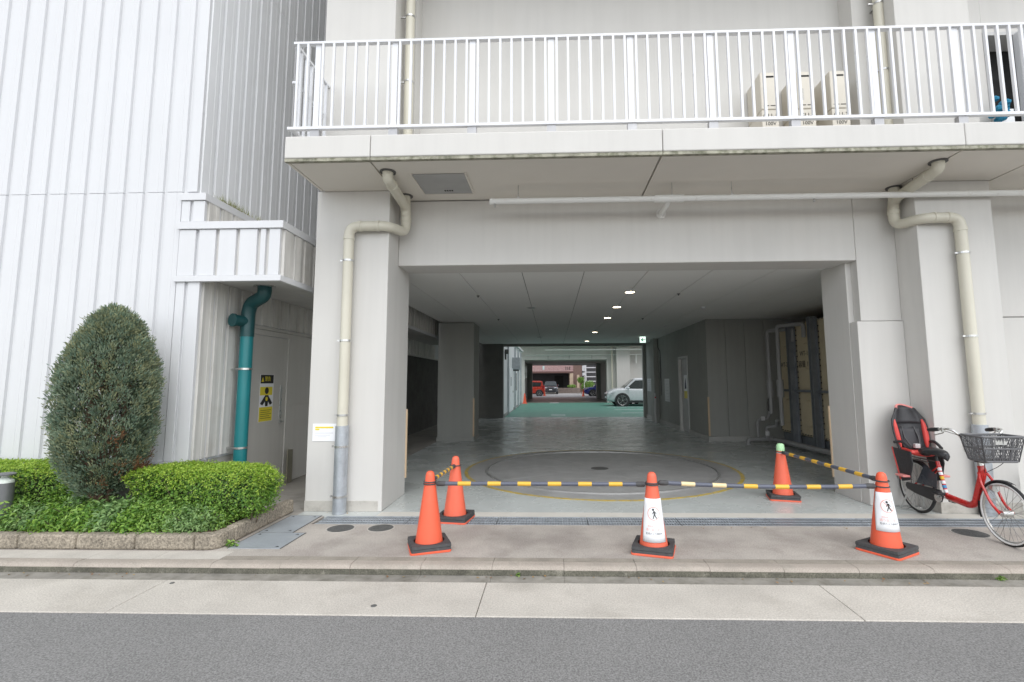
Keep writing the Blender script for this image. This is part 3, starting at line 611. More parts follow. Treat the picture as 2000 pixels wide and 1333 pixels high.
# teal drain pipe
tl = thing('teal_drainpipe', 'thick teal drainpipe with dark green elbow under the white canopy', 'drainpipe', (-3.99, 6.33, 0))
obj('pipe', G().cyl((-3.99, 6.33, .02), (-3.99, 6.33, 2.16), .078, 22), teal, tl, smooth=True)
obj('elbow', G().tube(arc_path([(-3.72, 6.22, 2.788), (-3.72, 6.22, 2.66), (-3.95, 6.32, 2.58), (-3.99, 6.33, 2.46), (-3.99, 6.33, 2.14)], .1, 8), .084, 22), teald, tl, smooth=True)
obj('cleanout', G().cyl((-3.99, 6.33, 2.34), (-4.06, 6.16, 2.34), .072, 20).cyl((-4.06, 6.16, 2.34), (-4.07, 6.135, 2.34), .084, 20), teald, tl, smooth=True)
obj('ceiling_plate', G().ring((-3.72, 6.22, 2.79), .08, .13, -.012, 0, 28), steel, tl)
for z in (1.72, .72): obj('pipe_clamp', G().ring((-3.99, 6.33, z), .078, .086, -.012, .012, 24).box(-4.17, -4.06, 6.30, 6.33, z-.006, z+.006), steel, tl)
# warning poster on the alley door
wp = thing('warning_poster', 'black and yellow warning poster on the alley door', 'poster', (-4.178, 7.1, 1.3))
X0 = -4.1763
obj('sheet', G().box(X0, X0+.002, 6.99, 7.34, .98, 1.66), paper, wp)
obj('header', G().box(X0+.002, X0+.003, 7.0, 7.33, 1.53, 1.655), ink, wp)
obj('header_triangle', G().prism([(X0+.003, 7.02, 1.555), (X0+.003, 7.085, 1.555), (X0+.003, 7.0525, 1.62)], (.001, 0, 0)), yink, wp)
text('header_text', '警告', .075, yink, wp, face((X0+.0035, 7.18, 1.592), (0, 1, 0), (0, 0, 1)))
obj('yellow_field', G().box(X0+.002, X0+.0028, 7.0, 7.31, 1.36, 1.48), yink, wp); obj('yellow_field', G().box(X0+.002, X0+.0028, 6.995, 7.33, .985, 1.19), yink, wp)
fg = G().lathe([(.035, 0), (.05, .0005), (.05, .001)], (X0+.003, 7.165, 1.425), 18, axis='x')
for poly in ([(7.13, 1.36), (7.205, 1.36), (7.32, 1.24), (7.26, 1.215), (7.21, 1.27), (7.20, 1.20), (7.14, 1.20), (7.13, 1.27), (7.07, 1.215), (7.01, 1.24)],): fg.prism([(X0+.003, y, z) for y, z in poly], (.001, 0, 0))
obj('figure', fg, ink, wp)
obj('yellow_badge', G().lathe([(.03, 0), (.03, .0006)], (X0+.0042, 7.168, 1.305), 16, axis='x'), yink, wp)
pl = G()
for k in range(5): pl.box(X0+.0028, X0+.0034, 7.03, 7.30-.04*(k % 2), 1.14-.028*k, 1.146-.028*k)
obj('print_line', pl, ink, wp)
tag(obj('guard_plate', G().box(-4.10, -4.08, 7.66, 7.80, 0, .50).box(-4.17, -4.08, 7.80, 7.815, 0, .50), M('guard_brass', (.30, .28, .22), .4, metal=.5), bev=.003), 'upright metal guard plate standing at the alley door jamb', 'guard plate')

# ================================================================== PLANTER
pt = thing('planter', 'raised planting bed edged with exposed aggregate kerb blocks', 'planter', (-5, 5, 0))
def block(x0, x1, y0, y1, z=.14): return obj('edging_block', G().box(x0, x1, y0, y1, 0, z), exposed, pt, bev=.022)
x = -3.34
while x > -9: block(x-.565, x-.004, 4.675, 4.79, .137+rng.uniform(-.004, .004)); x -= .567
cp = [(-3.338, 4.675)]+[(-3.24+.128*math.cos(a), 4.80+.125*math.sin(a)) for a in np.linspace(-math.pi/2, 0, 7)]+[(-3.112, 4.93), (-3.215, 4.93), (-3.24, 4.79), (-3.338, 4.79)]
obj('corner_block', G().prism([(x, y, 0) for x, y in cp], (0, 0, .14)), exposed, pt, bev=.02)
y = 4.934
for l in (.56, .55): block(-3.215, -3.11, y, y+l-.004, .15); y += l
obj('soil_bed', G().box(-9.5, -3.212, 4.788, 5.70, 0, .115), soil, pt)

def leaves(pts, nrm, size, mat, name, parent, aspect=.5, jit=.6, fold=.25):
    n = len(pts); nr = nrm+rng.normal(0, jit, (n, 3)); nr /= np.linalg.norm(nr, axis=1)[:, None]
    t = np.cross(nr, rng.normal(0, 1, (n, 3))); t /= np.linalg.norm(t, axis=1)[:, None]; b_ = np.cross(nr, t)
    L = (size*rng.uniform(.6, 1.3, n))[:, None]; Wd = L*aspect
    p0 = pts; p1 = pts+t*L*.5+b_*Wd*.5+nr*L*fold*.3; p2 = pts+t*L+nr*L*-.1; p3 = pts+t*L*.5-b_*Wd*.5+nr*L*fold*.3
    V = np.stack([p0, p1, p2, p3], 1).reshape(-1, 3)
    me = bpy.data.meshes.new(name); me.vertices.add(4*n); me.vertices.foreach_set('co', V.ravel().astype(np.float32))
    idx = np.arange(n)*4; tri = np.stack([idx, idx+1, idx+2, idx, idx+2, idx+3], 1).ravel()
    me.loops.add(6*n); me.loops.foreach_set('vertex_index', tri.astype(np.int32)); me.polygons.add(2*n); me.polygons.foreach_set('loop_start', (np.arange(2*n)*3).astype(np.int32))
    me.update(calc_edges=True); me.validate(); me.materials.append(mat)
    o = bpy.data.objects.new(name, me); C.objects.link(o)
    if parent:
        o.parent = parent; me.transform(wm(parent).inverted())
    return o
def noise3(p, s, seed=0):
    r = np.random.default_rng(seed); out = 0
    for k in range(5):
        d = r.normal(0, 1, 3); d /= np.linalg.norm(d); out = out+np.sin(p@d*s*(1+.45*k)+r.uniform(0, 6.28))
    return out/5
def hedge_box(name, lab, x0, x1, y0, y1, z0, z1, n, seed, grp, size=.030):
    c = np.array([(x0+x1)/2, (y0+y1)/2, (z0+z1)/2]); h = np.array([x1-x0, y1-y0, z1-z0])/2
    t = thing(name, lab, 'hedge', (c[0], c[1], .11), group=grp)
    def shell(n, lo, hi, e=5):
        q = rng.normal(0, 1, (n, 3)); q /= (np.abs(q)**e).sum(1)[:, None]**(1/e)
        w = q*h; lump = noise3(w, 7, seed)*.10+noise3(w, 17, seed+1)*.07+noise3(w, 40, seed+2)*.035
        return c+w*((1+lump)*rng.uniform(lo, hi, n))[:, None], q, lump
    p, q, lump = shell(n, .82, 1.0); k = (p[:, 2] > .13) & ((lump > -.10) | (rng.uniform(0, 1, n) < .45)); p, q = p[k], q[k]
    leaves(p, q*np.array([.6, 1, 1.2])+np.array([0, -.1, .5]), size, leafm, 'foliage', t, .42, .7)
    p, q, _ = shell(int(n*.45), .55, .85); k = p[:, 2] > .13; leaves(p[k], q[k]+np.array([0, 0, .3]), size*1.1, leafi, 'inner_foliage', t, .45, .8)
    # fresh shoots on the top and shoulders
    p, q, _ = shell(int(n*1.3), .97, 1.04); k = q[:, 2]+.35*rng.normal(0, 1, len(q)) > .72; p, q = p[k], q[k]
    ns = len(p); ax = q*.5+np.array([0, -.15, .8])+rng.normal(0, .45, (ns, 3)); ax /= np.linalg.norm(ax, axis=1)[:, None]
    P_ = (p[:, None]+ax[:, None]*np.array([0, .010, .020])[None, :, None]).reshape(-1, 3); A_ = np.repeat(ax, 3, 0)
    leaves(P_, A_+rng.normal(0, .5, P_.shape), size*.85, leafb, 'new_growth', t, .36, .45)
    st = G()
    for i in range(int((x1-x0)*22)):
        x = rng.uniform(x0+.1, x1-.1); y = rng.uniform(y0+.12, y1-.08); a = rng.normal(0, .08, 2)
        st.tube([(x, y, .10), (x+a[0]*.5, y+a[1]*.5, z1*.5), (x+a[0], y+a[1], z1-.12)], [.007, .005, .003], 5)
    obj('stem', st, twig, t)
    return t
hedge_box('clipped_hedge', 'clipped bright green hedge to the right of the conifer', -4.36, -2.98, 5.02, 5.60, .16, .655, 15000, 3, 'clipped hedges in the planter')
hedge_box('clipped_hedge', 'clipped bright green hedge to the left of the conifer', -8.2, -4.95, 5.05, 5.62, .16, .68, 28000, 5, 'clipped hedges in the planter')
# low shrubs in front: individual plants
k = 0
spots = [(-3.42, 5.0, .17, .20), (-3.40, 5.35, .13, .12)]
x = -3.5
while x > -7.2:
    spots.append((x+rng.uniform(-.05, .05), rng.uniform(4.9, 5.0), rng.uniform(.19, .25), rng.uniform(.20, .29))); x -= rng.uniform(.24, .32)
spots += [(-4.55, 4.93, .2, .2), (-4.8, 5.12, .24, .3), (-4.2, 5.0, .2, .26), (-5.1, 5.15, .2, .28)]
order = sorted(range(len(spots)), key=lambda q: -spots[q][0])
for i, (x, y, r, hh_) in enumerate(spots):
    t = thing('low_shrub', ['first', 'second', 'third', 'fourth', 'fifth', 'sixth', 'seventh', 'eighth', 'ninth', 'tenth', 'eleventh', 'twelfth', 'thirteenth', 'fourteenth', 'fifteenth', 'sixteenth', 'seventeenth', 'eighteenth', 'nineteenth', 'twentieth', 'last but one', 'last', 'outermost'][order.index(i)]+' low leafy shrub along the planter front, counting from the right corner', 'shrub', (x, y, .11), group='low shrubs along the planter front')
    n = int(1700*(r/.22)**2); q = rng.normal(0, 1, (n, 3)); q /= np.linalg.norm(q, axis=1)[:, None]; q[:, 2] = np.abs(q[:, 2])
    rr = rng.uniform(.45, 1.05, n)*(1+.22*noise3(q, 5, 50+i))
    p = np.array([x, y, .13])+q*np.array([r*1.15, r*.95, hh_])*rr[:, None]
    p[:, 1] = np.maximum(p[:, 1], 4.70+rng.uniform(-.03, .05, n))
    leaves(p, q+np.array([0, -.2, .7]), float(rng.uniform(.034, .058)), (leafd, leafm, leafd2)[i % 3], 'foliage', t, .38, .8)
    st = G()
    for j in range(7):
        a = rng.normal(0, r*.5, 2); st.tube([(x, y, .11), (x+a[0], y+a[1], .11+hh_*.8)], [.006, .003], 5)
    obj('stem', st, twig, t)
# conifer
cx_, cy_ = -4.70, 5.14
cf = thing('conifer_tree', 'dense egg-shaped blue green conifer standing in the planter', 'tree', (cx_, cy_, .11))
tr = G()
for k in range(6):
    a = 2*math.pi*k/6+.3; r0 = .05
    tr.tube([(cx_+r0*math.cos(a), cy_+r0*math.sin(a), .1), (cx_+.07*math.cos(a), cy_+.07*math.sin(a), .5), (cx_+.17*math.cos(a), cy_+.17*math.sin(a), 1.1), (cx_+.14*math.cos(a), cy_+.14*math.sin(a), 1.9)], [.032, .026, .018, .006], 7)
obj('trunk', tr, wood, cf, smooth=True)
br = G()
for i in range(190):
    z = rng.uniform(.5, 2.15); a = rng.uniform(0, 6.28); u = (z-.35)/2.0; rad = .36*math.sin(math.pi*min(1, max(0, u))**.8)**.7*.9
    br.tube([(cx_+.05*math.cos(a), cy_+.05*math.sin(a), z-.22), (cx_+rad*.6*math.cos(a), cy_+rad*.6*math.sin(a), z-.08), (cx_+rad*math.cos(a), cy_+rad*math.sin(a), z+.06)], [.008, .006, .002], 5)
obj('branch', br, wood, cf)
PROF = ([0, .05, .12, .22, .34, .46, .58, .70, .80, .89, .95, 1], [.10, .20, .29, .355, .395, .41, .40, .365, .30, .215, .14, .03])
def crown_pts(n, z0, z1, seed, inner=1.):
    u = rng.uniform(0, 1, n); z = z0+(z1-z0)*u; a = rng.uniform(0, 2*math.pi, n); prof = np.interp(u, *PROF)
    d0 = np.stack([np.cos(a), np.sin(a), np.full(n, .0)], 1); p0 = d0*prof[:, None]+np.stack([np.zeros(n), np.zeros(n), z], 1)
    rad = prof*(1+noise3(p0, 10, seed)*.09+noise3(p0, 24, seed+1)*.06)*inner
    return np.stack([cx_+np.cos(a)*rad, cy_+np.sin(a)*rad*.95, z], 1), d0, u
def sprigs(p, up, L, w, mat, name):
    n = len(p); up = up/np.linalg.norm(up, axis=1)[:, None]; side = np.cross(up, rng.normal(0, 1, (n, 3))); side /= np.linalg.norm(side, axis=1)[:, None]
    Ls = (L*rng.uniform(.6, 1.3, n))[:, None]
    V = np.stack([p-side*w*.3, p+side*w*.3, p+up*Ls*.6+side*w*.5, p+up*Ls, p+up*Ls*.6-side*w*.5], 1).reshape(-1, 3)
    me = bpy.data.meshes.new(name); me.vertices.add(5*n); me.vertices.foreach_set('co', V.ravel().astype(np.float32)); ix = np.arange(5*n)
    me.loops.add(5*n); me.loops.foreach_set('vertex_index', ix.astype(np.int32)); me.polygons.add(n); me.polygons.foreach_set('loop_start', (np.arange(n)*5).astype(np.int32))
    me.update(calc_edges=True); me.materials.append(mat); me.transform(wm(cf).inverted())
    o = bpy.data.objects.new(name, me); C.objects.link(o); o.parent = cf; return o
def clumps(nc, per, seed, z0, z1, inner=1., spread=.030, keepf=None):
    c, d0, u = crown_pts(nc, z0, z1, seed, inner)
    if keepf is not None: k = keepf(c, u); c, d0, u = c[k], d0[k], u[k]
    lean = np.interp(u, [0, .5, 1], [.9, .55, .35])[:, None]
    ax = d0*lean+np.array([0, 0, 1.])+rng.normal(0, .28, c.shape); ax /= np.linalg.norm(ax, axis=1)[:, None]
    t_ = rng.uniform(-.25, 1, (len(c), per, 1)); off = rng.normal(0, 1, (len(c), per, 3))*spread*(1.0-.55*np.clip(t_, 0, 1))
    P_ = c[:, None]+ax[:, None]*t_*.075+off; U_ = ax[:, None]+off/spread*.32+rng.normal(0, .15, off.shape)
    return P_.reshape(-1, 3), U_.reshape(-1, 3)
gapf = lambda c, u: ~((noise3(c, 15, 91) > .46) & (u < .55))
gapf = lambda c, u: ~((noise3(c, 15, 91)+.25*(c[:, 0] > cx_) > .52) & (u < .55))
p, U = clumps(1700, 22, 11, .40, 2.30, 1., .026, gapf); o = sprigs(p, U, .030, .0095, conif, 'crown'); o['label'] = 'dense scaly blue green foliage'
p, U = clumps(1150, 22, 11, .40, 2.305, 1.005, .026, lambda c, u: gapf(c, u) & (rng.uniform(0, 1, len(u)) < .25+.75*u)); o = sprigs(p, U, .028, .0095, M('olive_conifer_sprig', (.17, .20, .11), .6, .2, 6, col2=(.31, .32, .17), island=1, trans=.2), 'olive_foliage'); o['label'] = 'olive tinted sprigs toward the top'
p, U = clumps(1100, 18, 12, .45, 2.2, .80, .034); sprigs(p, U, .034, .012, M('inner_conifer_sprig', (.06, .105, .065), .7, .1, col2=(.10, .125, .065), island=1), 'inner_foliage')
p, U = clumps(420, 16, 31, .40, 1.55, .99, .022, lambda c, u: (noise3(c, 6, 77) > .25) & (c[:, 0] > cx_-.1)); o = sprigs(p, U, .032, .009, brown, 'dead_foliage'); o['label'] = 'brown dead sprigs on the lower right'
gl = thing('garden_lamp', 'grey bollard lamp with glass head at the left edge of the planter', 'lamp', (-5.50, 4.93, .11))
obj('post', G().cyl((-5.50, 4.93, .1), (-5.50, 4.93, .56), .075, 24), M('lamp_grey', (.16, .165, .17), .4, metal=.3), gl, smooth=True)
obj('glass_head', G().lathe([(.072, .56), (.07, .58), (.03, .615), (.03, .63)], (-5.50, 4.93, 0), 24), M('frosted_glass', (.6, .65, .6), .2), gl, smooth=True)
obj('cap', G().lathe([(.03, .63), (.078, .632), (.08, .645), (.06, .655)], (-5.50, 4.93, 0), 24), M('lamp_grey', (.16, .165, .17), .4), gl, smooth=True)

# ------------------------------------------------------------------ fallen leaves and kerb weeds
n = 70; lx = np.concatenate([rng.uniform(-5, 5, 45), rng.uniform(-3.4, -2.4, 15), rng.uniform(1.5, 3.5, 10)]); ly = np.concatenate([4.31-np.abs(rng.normal(0, .045, 45)), rng.uniform(5.95, 6.9, 15), rng.uniform(5.45, 5.54, 10)])
lz = np.where(ly < 4.4, RZ+.004, .004)
tag(leaves(np.stack([lx, ly, lz], 1), np.tile([0, 0, 1.], (n, 1)), .028, M('dry_leaf', (.36, .26, .10), .8, .1, col2=(.25, .12, .05), island=1), 'fallen_leaves', None, .55, .25), 'scattered dry leaves in the gutter and by the pillar', 'leaves', kind='stuff')
for i, (x, y, lab) in enumerate(((3.62, 4.325, 'tiny green weed in the gutter crack right of the right front cone'), (-.30, 4.33, 'tiny green weed at the kerb foot near the middle of the photo'), (-3.06, 4.80, 'small green weed sprouting at the planter corner'))):
    q = rng.normal(0, 1, (40, 3)); q[:, 2] = np.abs(q[:, 2]); q /= np.linalg.norm(q, axis=1)[:, None]; sc = (.03, .02, .055)[i]
    t = thing('kerb_weed', lab, 'weed', (x, y, RZ if i < 2 else 0), group='weeds along the kerb')
    leaves(np.array([x, y, (RZ if i < 2 else 0)+.004])+q*sc*rng.uniform(.2, 1, (40, 1)), q+np.array([0, 0, .6]), sc*.9, leafd, 'foliage', t, .4, .5); obj('stem', G().cyl((x, y, (RZ if i < 2 else 0)-.01), (x, y, (RZ if i < 2 else 0)+sc*.7), .002, 5), twig, t)

# ================================================================== CONES AND BARS
def make_cone(name, lab, x, y, rz=0, mat=orange, nw=2, hgt=.70, cap=None, tilt=(0, 0), grp='traffic cones with bars in front of the passage'):
    t = thing(name, lab, 'traffic cone', (x, y, .001), grp and 0 or 0, grp); t.rotation_euler = (tilt[0], tilt[1], rz)
    s = .185; g = G()
    pts = []
    for sx, sy in ((1, 1), (-1, 1), (-1, -1), (1, -1)):
        a0 = math.atan2(sy, sx)
        for k in range(-2, 3): pts.append((sx*(s-.03)+.03*math.cos(a0+k*R(22)), sy*(s-.03)+.03*math.sin(a0+k*R(22)), 0))
    obj('base', g.prism(pts, (0, 0, .018)), mat, t, True, bev=.003)
    obj('body', G().lathe([(.148, .017), (.143, .03), (.134, .036), (.128, .05), (.125, .07), (.052, hgt-.11), (.047, hgt-.085), (.046, hgt-.08), (.043, hgt-.04), (.034, hgt-.012), (.018, hgt), (.001, hgt+.001)], seg=36), mat, t, True, smooth=True, ang=50)
    if cap: obj('cap', G().lathe([(.050, hgt-.085), (.051, hgt-.05), (.046, hgt-.01), (.03, hgt+.008), (.001, hgt+.01)], seg=24), cap, t, True, smooth=True)
    if cap: obj('tape', G().lathe([(.054, hgt-.115), (.052, hgt-.10)], seg=24, close=False), paper, t, True)
    for k in range(nw):
        lw = ['lower', 'upper'][k] if nw == 2 else ['lower', 'middle', 'upper'][k]
        w = thing('cone_weight', lw+' black rubber ring weight on '+lab.replace('orange traffic cone', 'the cone'), 'weight', (x, y, (.001+.0185+k*.0275)), rz+rng.uniform(-.05, .05), 'rubber weights on the cones')
        ro, ri = .180, .143; N = 64; g = G(); vs = []
        def sq(a, s_):
            m_ = max(abs(math.cos(a)), abs(math.sin(a))); r_ = s_/m_; return min(r_, s_*1.385)
        for (rr_, z) in ((None, 0), (None, .024), (ri, .024), (ri, 0)):
            for i in range(N):
                a = 2*math.pi*i/N; r_ = sq(a, ro) if rr_ is None else ri-.0
                if rr_ is None and z > 0: r_ -= .003
                vs.append((r_*math.cos(a), r_*math.sin(a), z))
        fs = [(j*N+i, j*N+(i+1) % N, ((j+1) % 4)*N+(i+1) % N, ((j+1) % 4)*N+i) for j in range(4) for i in range(N)]
        obj('ring', g.add(vs, fs), rubber, w, True)
    return t
CN = {}
CN[1] = make_cone('traffic_cone', 'orange traffic cone at the left front corner of the barrier', -1.17, 4.80, .35)
CN[2] = make_cone('traffic_cone', 'orange traffic cone at the rear left, standing on the drain', -1.11, 5.74, -.15, orange2)
CN[3] = make_cone('traffic_cone', 'orange traffic cone in the middle front with white notice', .915, 4.76, -.3, orange2, 2)
CN[4] = make_cone('traffic_cone', 'orange traffic cone at the right front with white notice', 3.01, 4.77, .55)
CN[5] = make_cone('traffic_cone', 'orange traffic cone with pale green cap at the rear right', 3.01, 6.80, -.25, orange2, 2, .70, lime)
make_cone('traffic_cone', 'orange traffic cone by the white courtyard wall', -1.92, 34.4, 0, orange, 0, grp='far traffic cones')
make_cone('traffic_cone', 'orange traffic cone behind the red car at the far exit', -.84, 51.3, 0, orange, 0, grp='far traffic cones')
make_cone('traffic_cone', 'orange traffic cone left of the blue car at the far exit', 3.05, 49.7, 0, orange, 0, grp='far traffic cones')
def notice(cone, lab, x, y, z0, z1, ang, faded):
    t = thing('cone_notice', lab, 'notice', (x, y, z0), group='notices wrapped on the cones')
    # sheet wrapped on the cone surface
    def P_(u, v, off=.0):   # u in -1..1, v 0..1
        z = z0+(z1-z0)*v; r = np.interp(z, [.05, .59], [.128, .052])+.006+off; half = (.118-.012*v)/r*1.0; a = ang+u*min(1.35, half)
        return (x+r*math.cos(a), y+r*math.sin(a), z)
    g = G(); nu, nv = 14, 6
    vs = [P_(-1+2*i/nu, j/nv) for j in range(nv+1) for i in range(nu+1)]
    g.add(vs, [(j*(nu+1)+i, j*(nu+1)+i+1, (j+1)*(nu+1)+i+1, (j+1)*(nu+1)+i) for j in range(nv) for i in range(nu)])
    o = obj('sheet', g, paper, t, smooth=True); sm = o.modifiers.new('thick', 'SOLIDIFY'); sm.thickness = .0012
    def warp(o_, uu):   # wrap a flat mesh (x = across in m, y = up in m) on the sheet
        for v_ in o_.data.vertices:
            X, Y = v_.co.x, v_.co.y; v = Y/(z1-z0); z = z0+Y; r = np.interp(z, [.05, .59], [.128, .052])+.0098; a = ang+X/r
            v_.co = wm(t).inverted() @ Vector((x+(r+v_.co.z)*math.cos(a), y+(r+v_.co.z)*math.sin(a), z))
    hh2 = z1-z0
    def flat(nm, g_, mt):
        o_ = bpy.data.objects.new(nm, g_.mesh(nm, mt)); C.objects.link(o_); o_.parent = t; warp(o_, 0); return o_
    cy0 = hh2*.66; rr_ = .052
    gg = G(); N = 36
    for i in range(N):
        a0, a1 = 2*math.pi*i/N, 2*math.pi*(i+1)/N
        gg.quad(*[(q*math.cos(a_), cy0+q*math.sin(a_), 0) for q, a_ in ((rr_, a0), (rr_+.0045, a0), (rr_+.0045, a1), (rr_, a1))])
    if not faded:
        for k in range(8):
            s0, s1 = -1+2*k/8, -1+2*(k+1)/8; d_ = .7071*rr_
            gg.quad((s0*d_, cy0-s0*d_-.002, 0), (s0*d_+.002, cy0-s0*d_+.001, 0), (s1*d_+.002, cy0-s1*d_+.001, 0), (s1*d_, cy0-s1*d_-.002, 0))
    flat('prohibition_ring', gg, M('ring_red', (.72, .30, .24), .6))
    wk = G(); q = .0004
    wk.add([(-.005+.0095*math.cos(2*math.pi*k/14), cy0+.034+.0095*math.sin(2*math.pi*k/14), q) for k in range(14)], [tuple(range(14))])
    for poly in ([(-.004, .022), (.008, .022), (.012, -.006), (.002, -.008)], [(.006, .02), (.012, .02), (.026, -.002), (.021, -.005)], [(-.003, .018), (.002, .018), (-.010, -.006), (-.014, -.003)], [(.002, -.006), (.012, -.006), (.002, -.024), (-.004, -.044), (-.011, -.043), (-.004, -.02)], [(.004, -.006), (.012, -.006), (.018, -.022), (.029, -.038), (.024, -.042), (.011, -.025)]):
        wk.add([(a_, cy0+b_, q) for a_, b_ in poly], [tuple(range(len(poly)))])
    flat('walking_figure', wk, ink)
    for body, sz, yy, mt in (('関係者以外立入', .017, hh2*.37, redink), ('通り抜け禁止', .026, hh2*.29, redink), ('監視カメラ録画中', .0195, hh2*.20, M('grey_ink', (.16, .16, .17), .6))):
        o_ = text('notice_text', body, sz, mt, None, Matrix.Translation((0, yy, .0004)), depth=0.0004); o_.parent = t; warp(o_, 0)
notice(CN[3], 'white no-pedestrian notice wrapped on the middle front cone', .915, 4.76, .105, .475, -math.pi/2-.10, True)
notice(CN[4], 'white no-pedestrian notice wrapped on the right front cone', 3.01, 4.77, .20, .53, -math.pi/2-.18, False)

def make_bar(lab, a, b, faded=False, sag=.0, zz=(.585, .585)):
    a = Vector((a[0], a[1], zz[0])); b = Vector((b[0], b[1], zz[1])); d = (b-a); L = d.length; d.normalize()
    t = thing('cone_bar', lab, 'barrier bar', a, group='striped bars linking the cones')
    A = a+d*.12; Bp = b-d*.12
    def at(u): return A+(Bp-A)*u+Vector((0, 0, -4*sag*u*(1-u)))
    nseg = max(11, int((Bp-A).length/.142)); nseg += (nseg+1) % 2
    obj('bar', G().tube([at(i/24) for i in range(25)], .019, 14), barg, t, smooth=True)
    for i in range(1, nseg, 2):
        u0, u1 = (i+.04)/nseg, (i+.92)/nseg
        obj('yellow_sleeve', G().tube([at(u0), at((u0+u1)/2), at(u1)], .0203, 14), barw if (faded and i < 5) else bary, t, smooth=True)
    for c, s in ((a, 1), (b, -1)):
        obj('end_grip', G().tube([c+d*s*.062, c+d*s*.075, c+d*s*.13, c+d*s*.15], [.016, .024, .024, .0195], 12), rubber, t, smooth=True)
        obj('loop', G().tube([c+Vector((.057*math.cos(q), .057*math.sin(q), 0)) for q in np.linspace(0, 2*math.pi, 24, endpoint=False)], .006, 8, closed=True), rubber, t, smooth=True)
make_bar('short striped bar linking the two left cones', (-1.17, 4.80), (-1.11, 5.74), zz=(.605, .60))
make_bar('yellow and grey striped bar from left front cone to middle cone', (-1.17, 4.80), (.915, 4.76), zz=(.585, .590))
make_bar('yellow and grey striped bar from middle cone to right front cone', (.915, 4.76), (3.01, 4.77), True, .02, zz=(.605, .575))
make_bar('striped bar linking the right front cone to the green-capped cone', (3.01, 4.77), (3.01, 6.80), zz=(.625, .60))

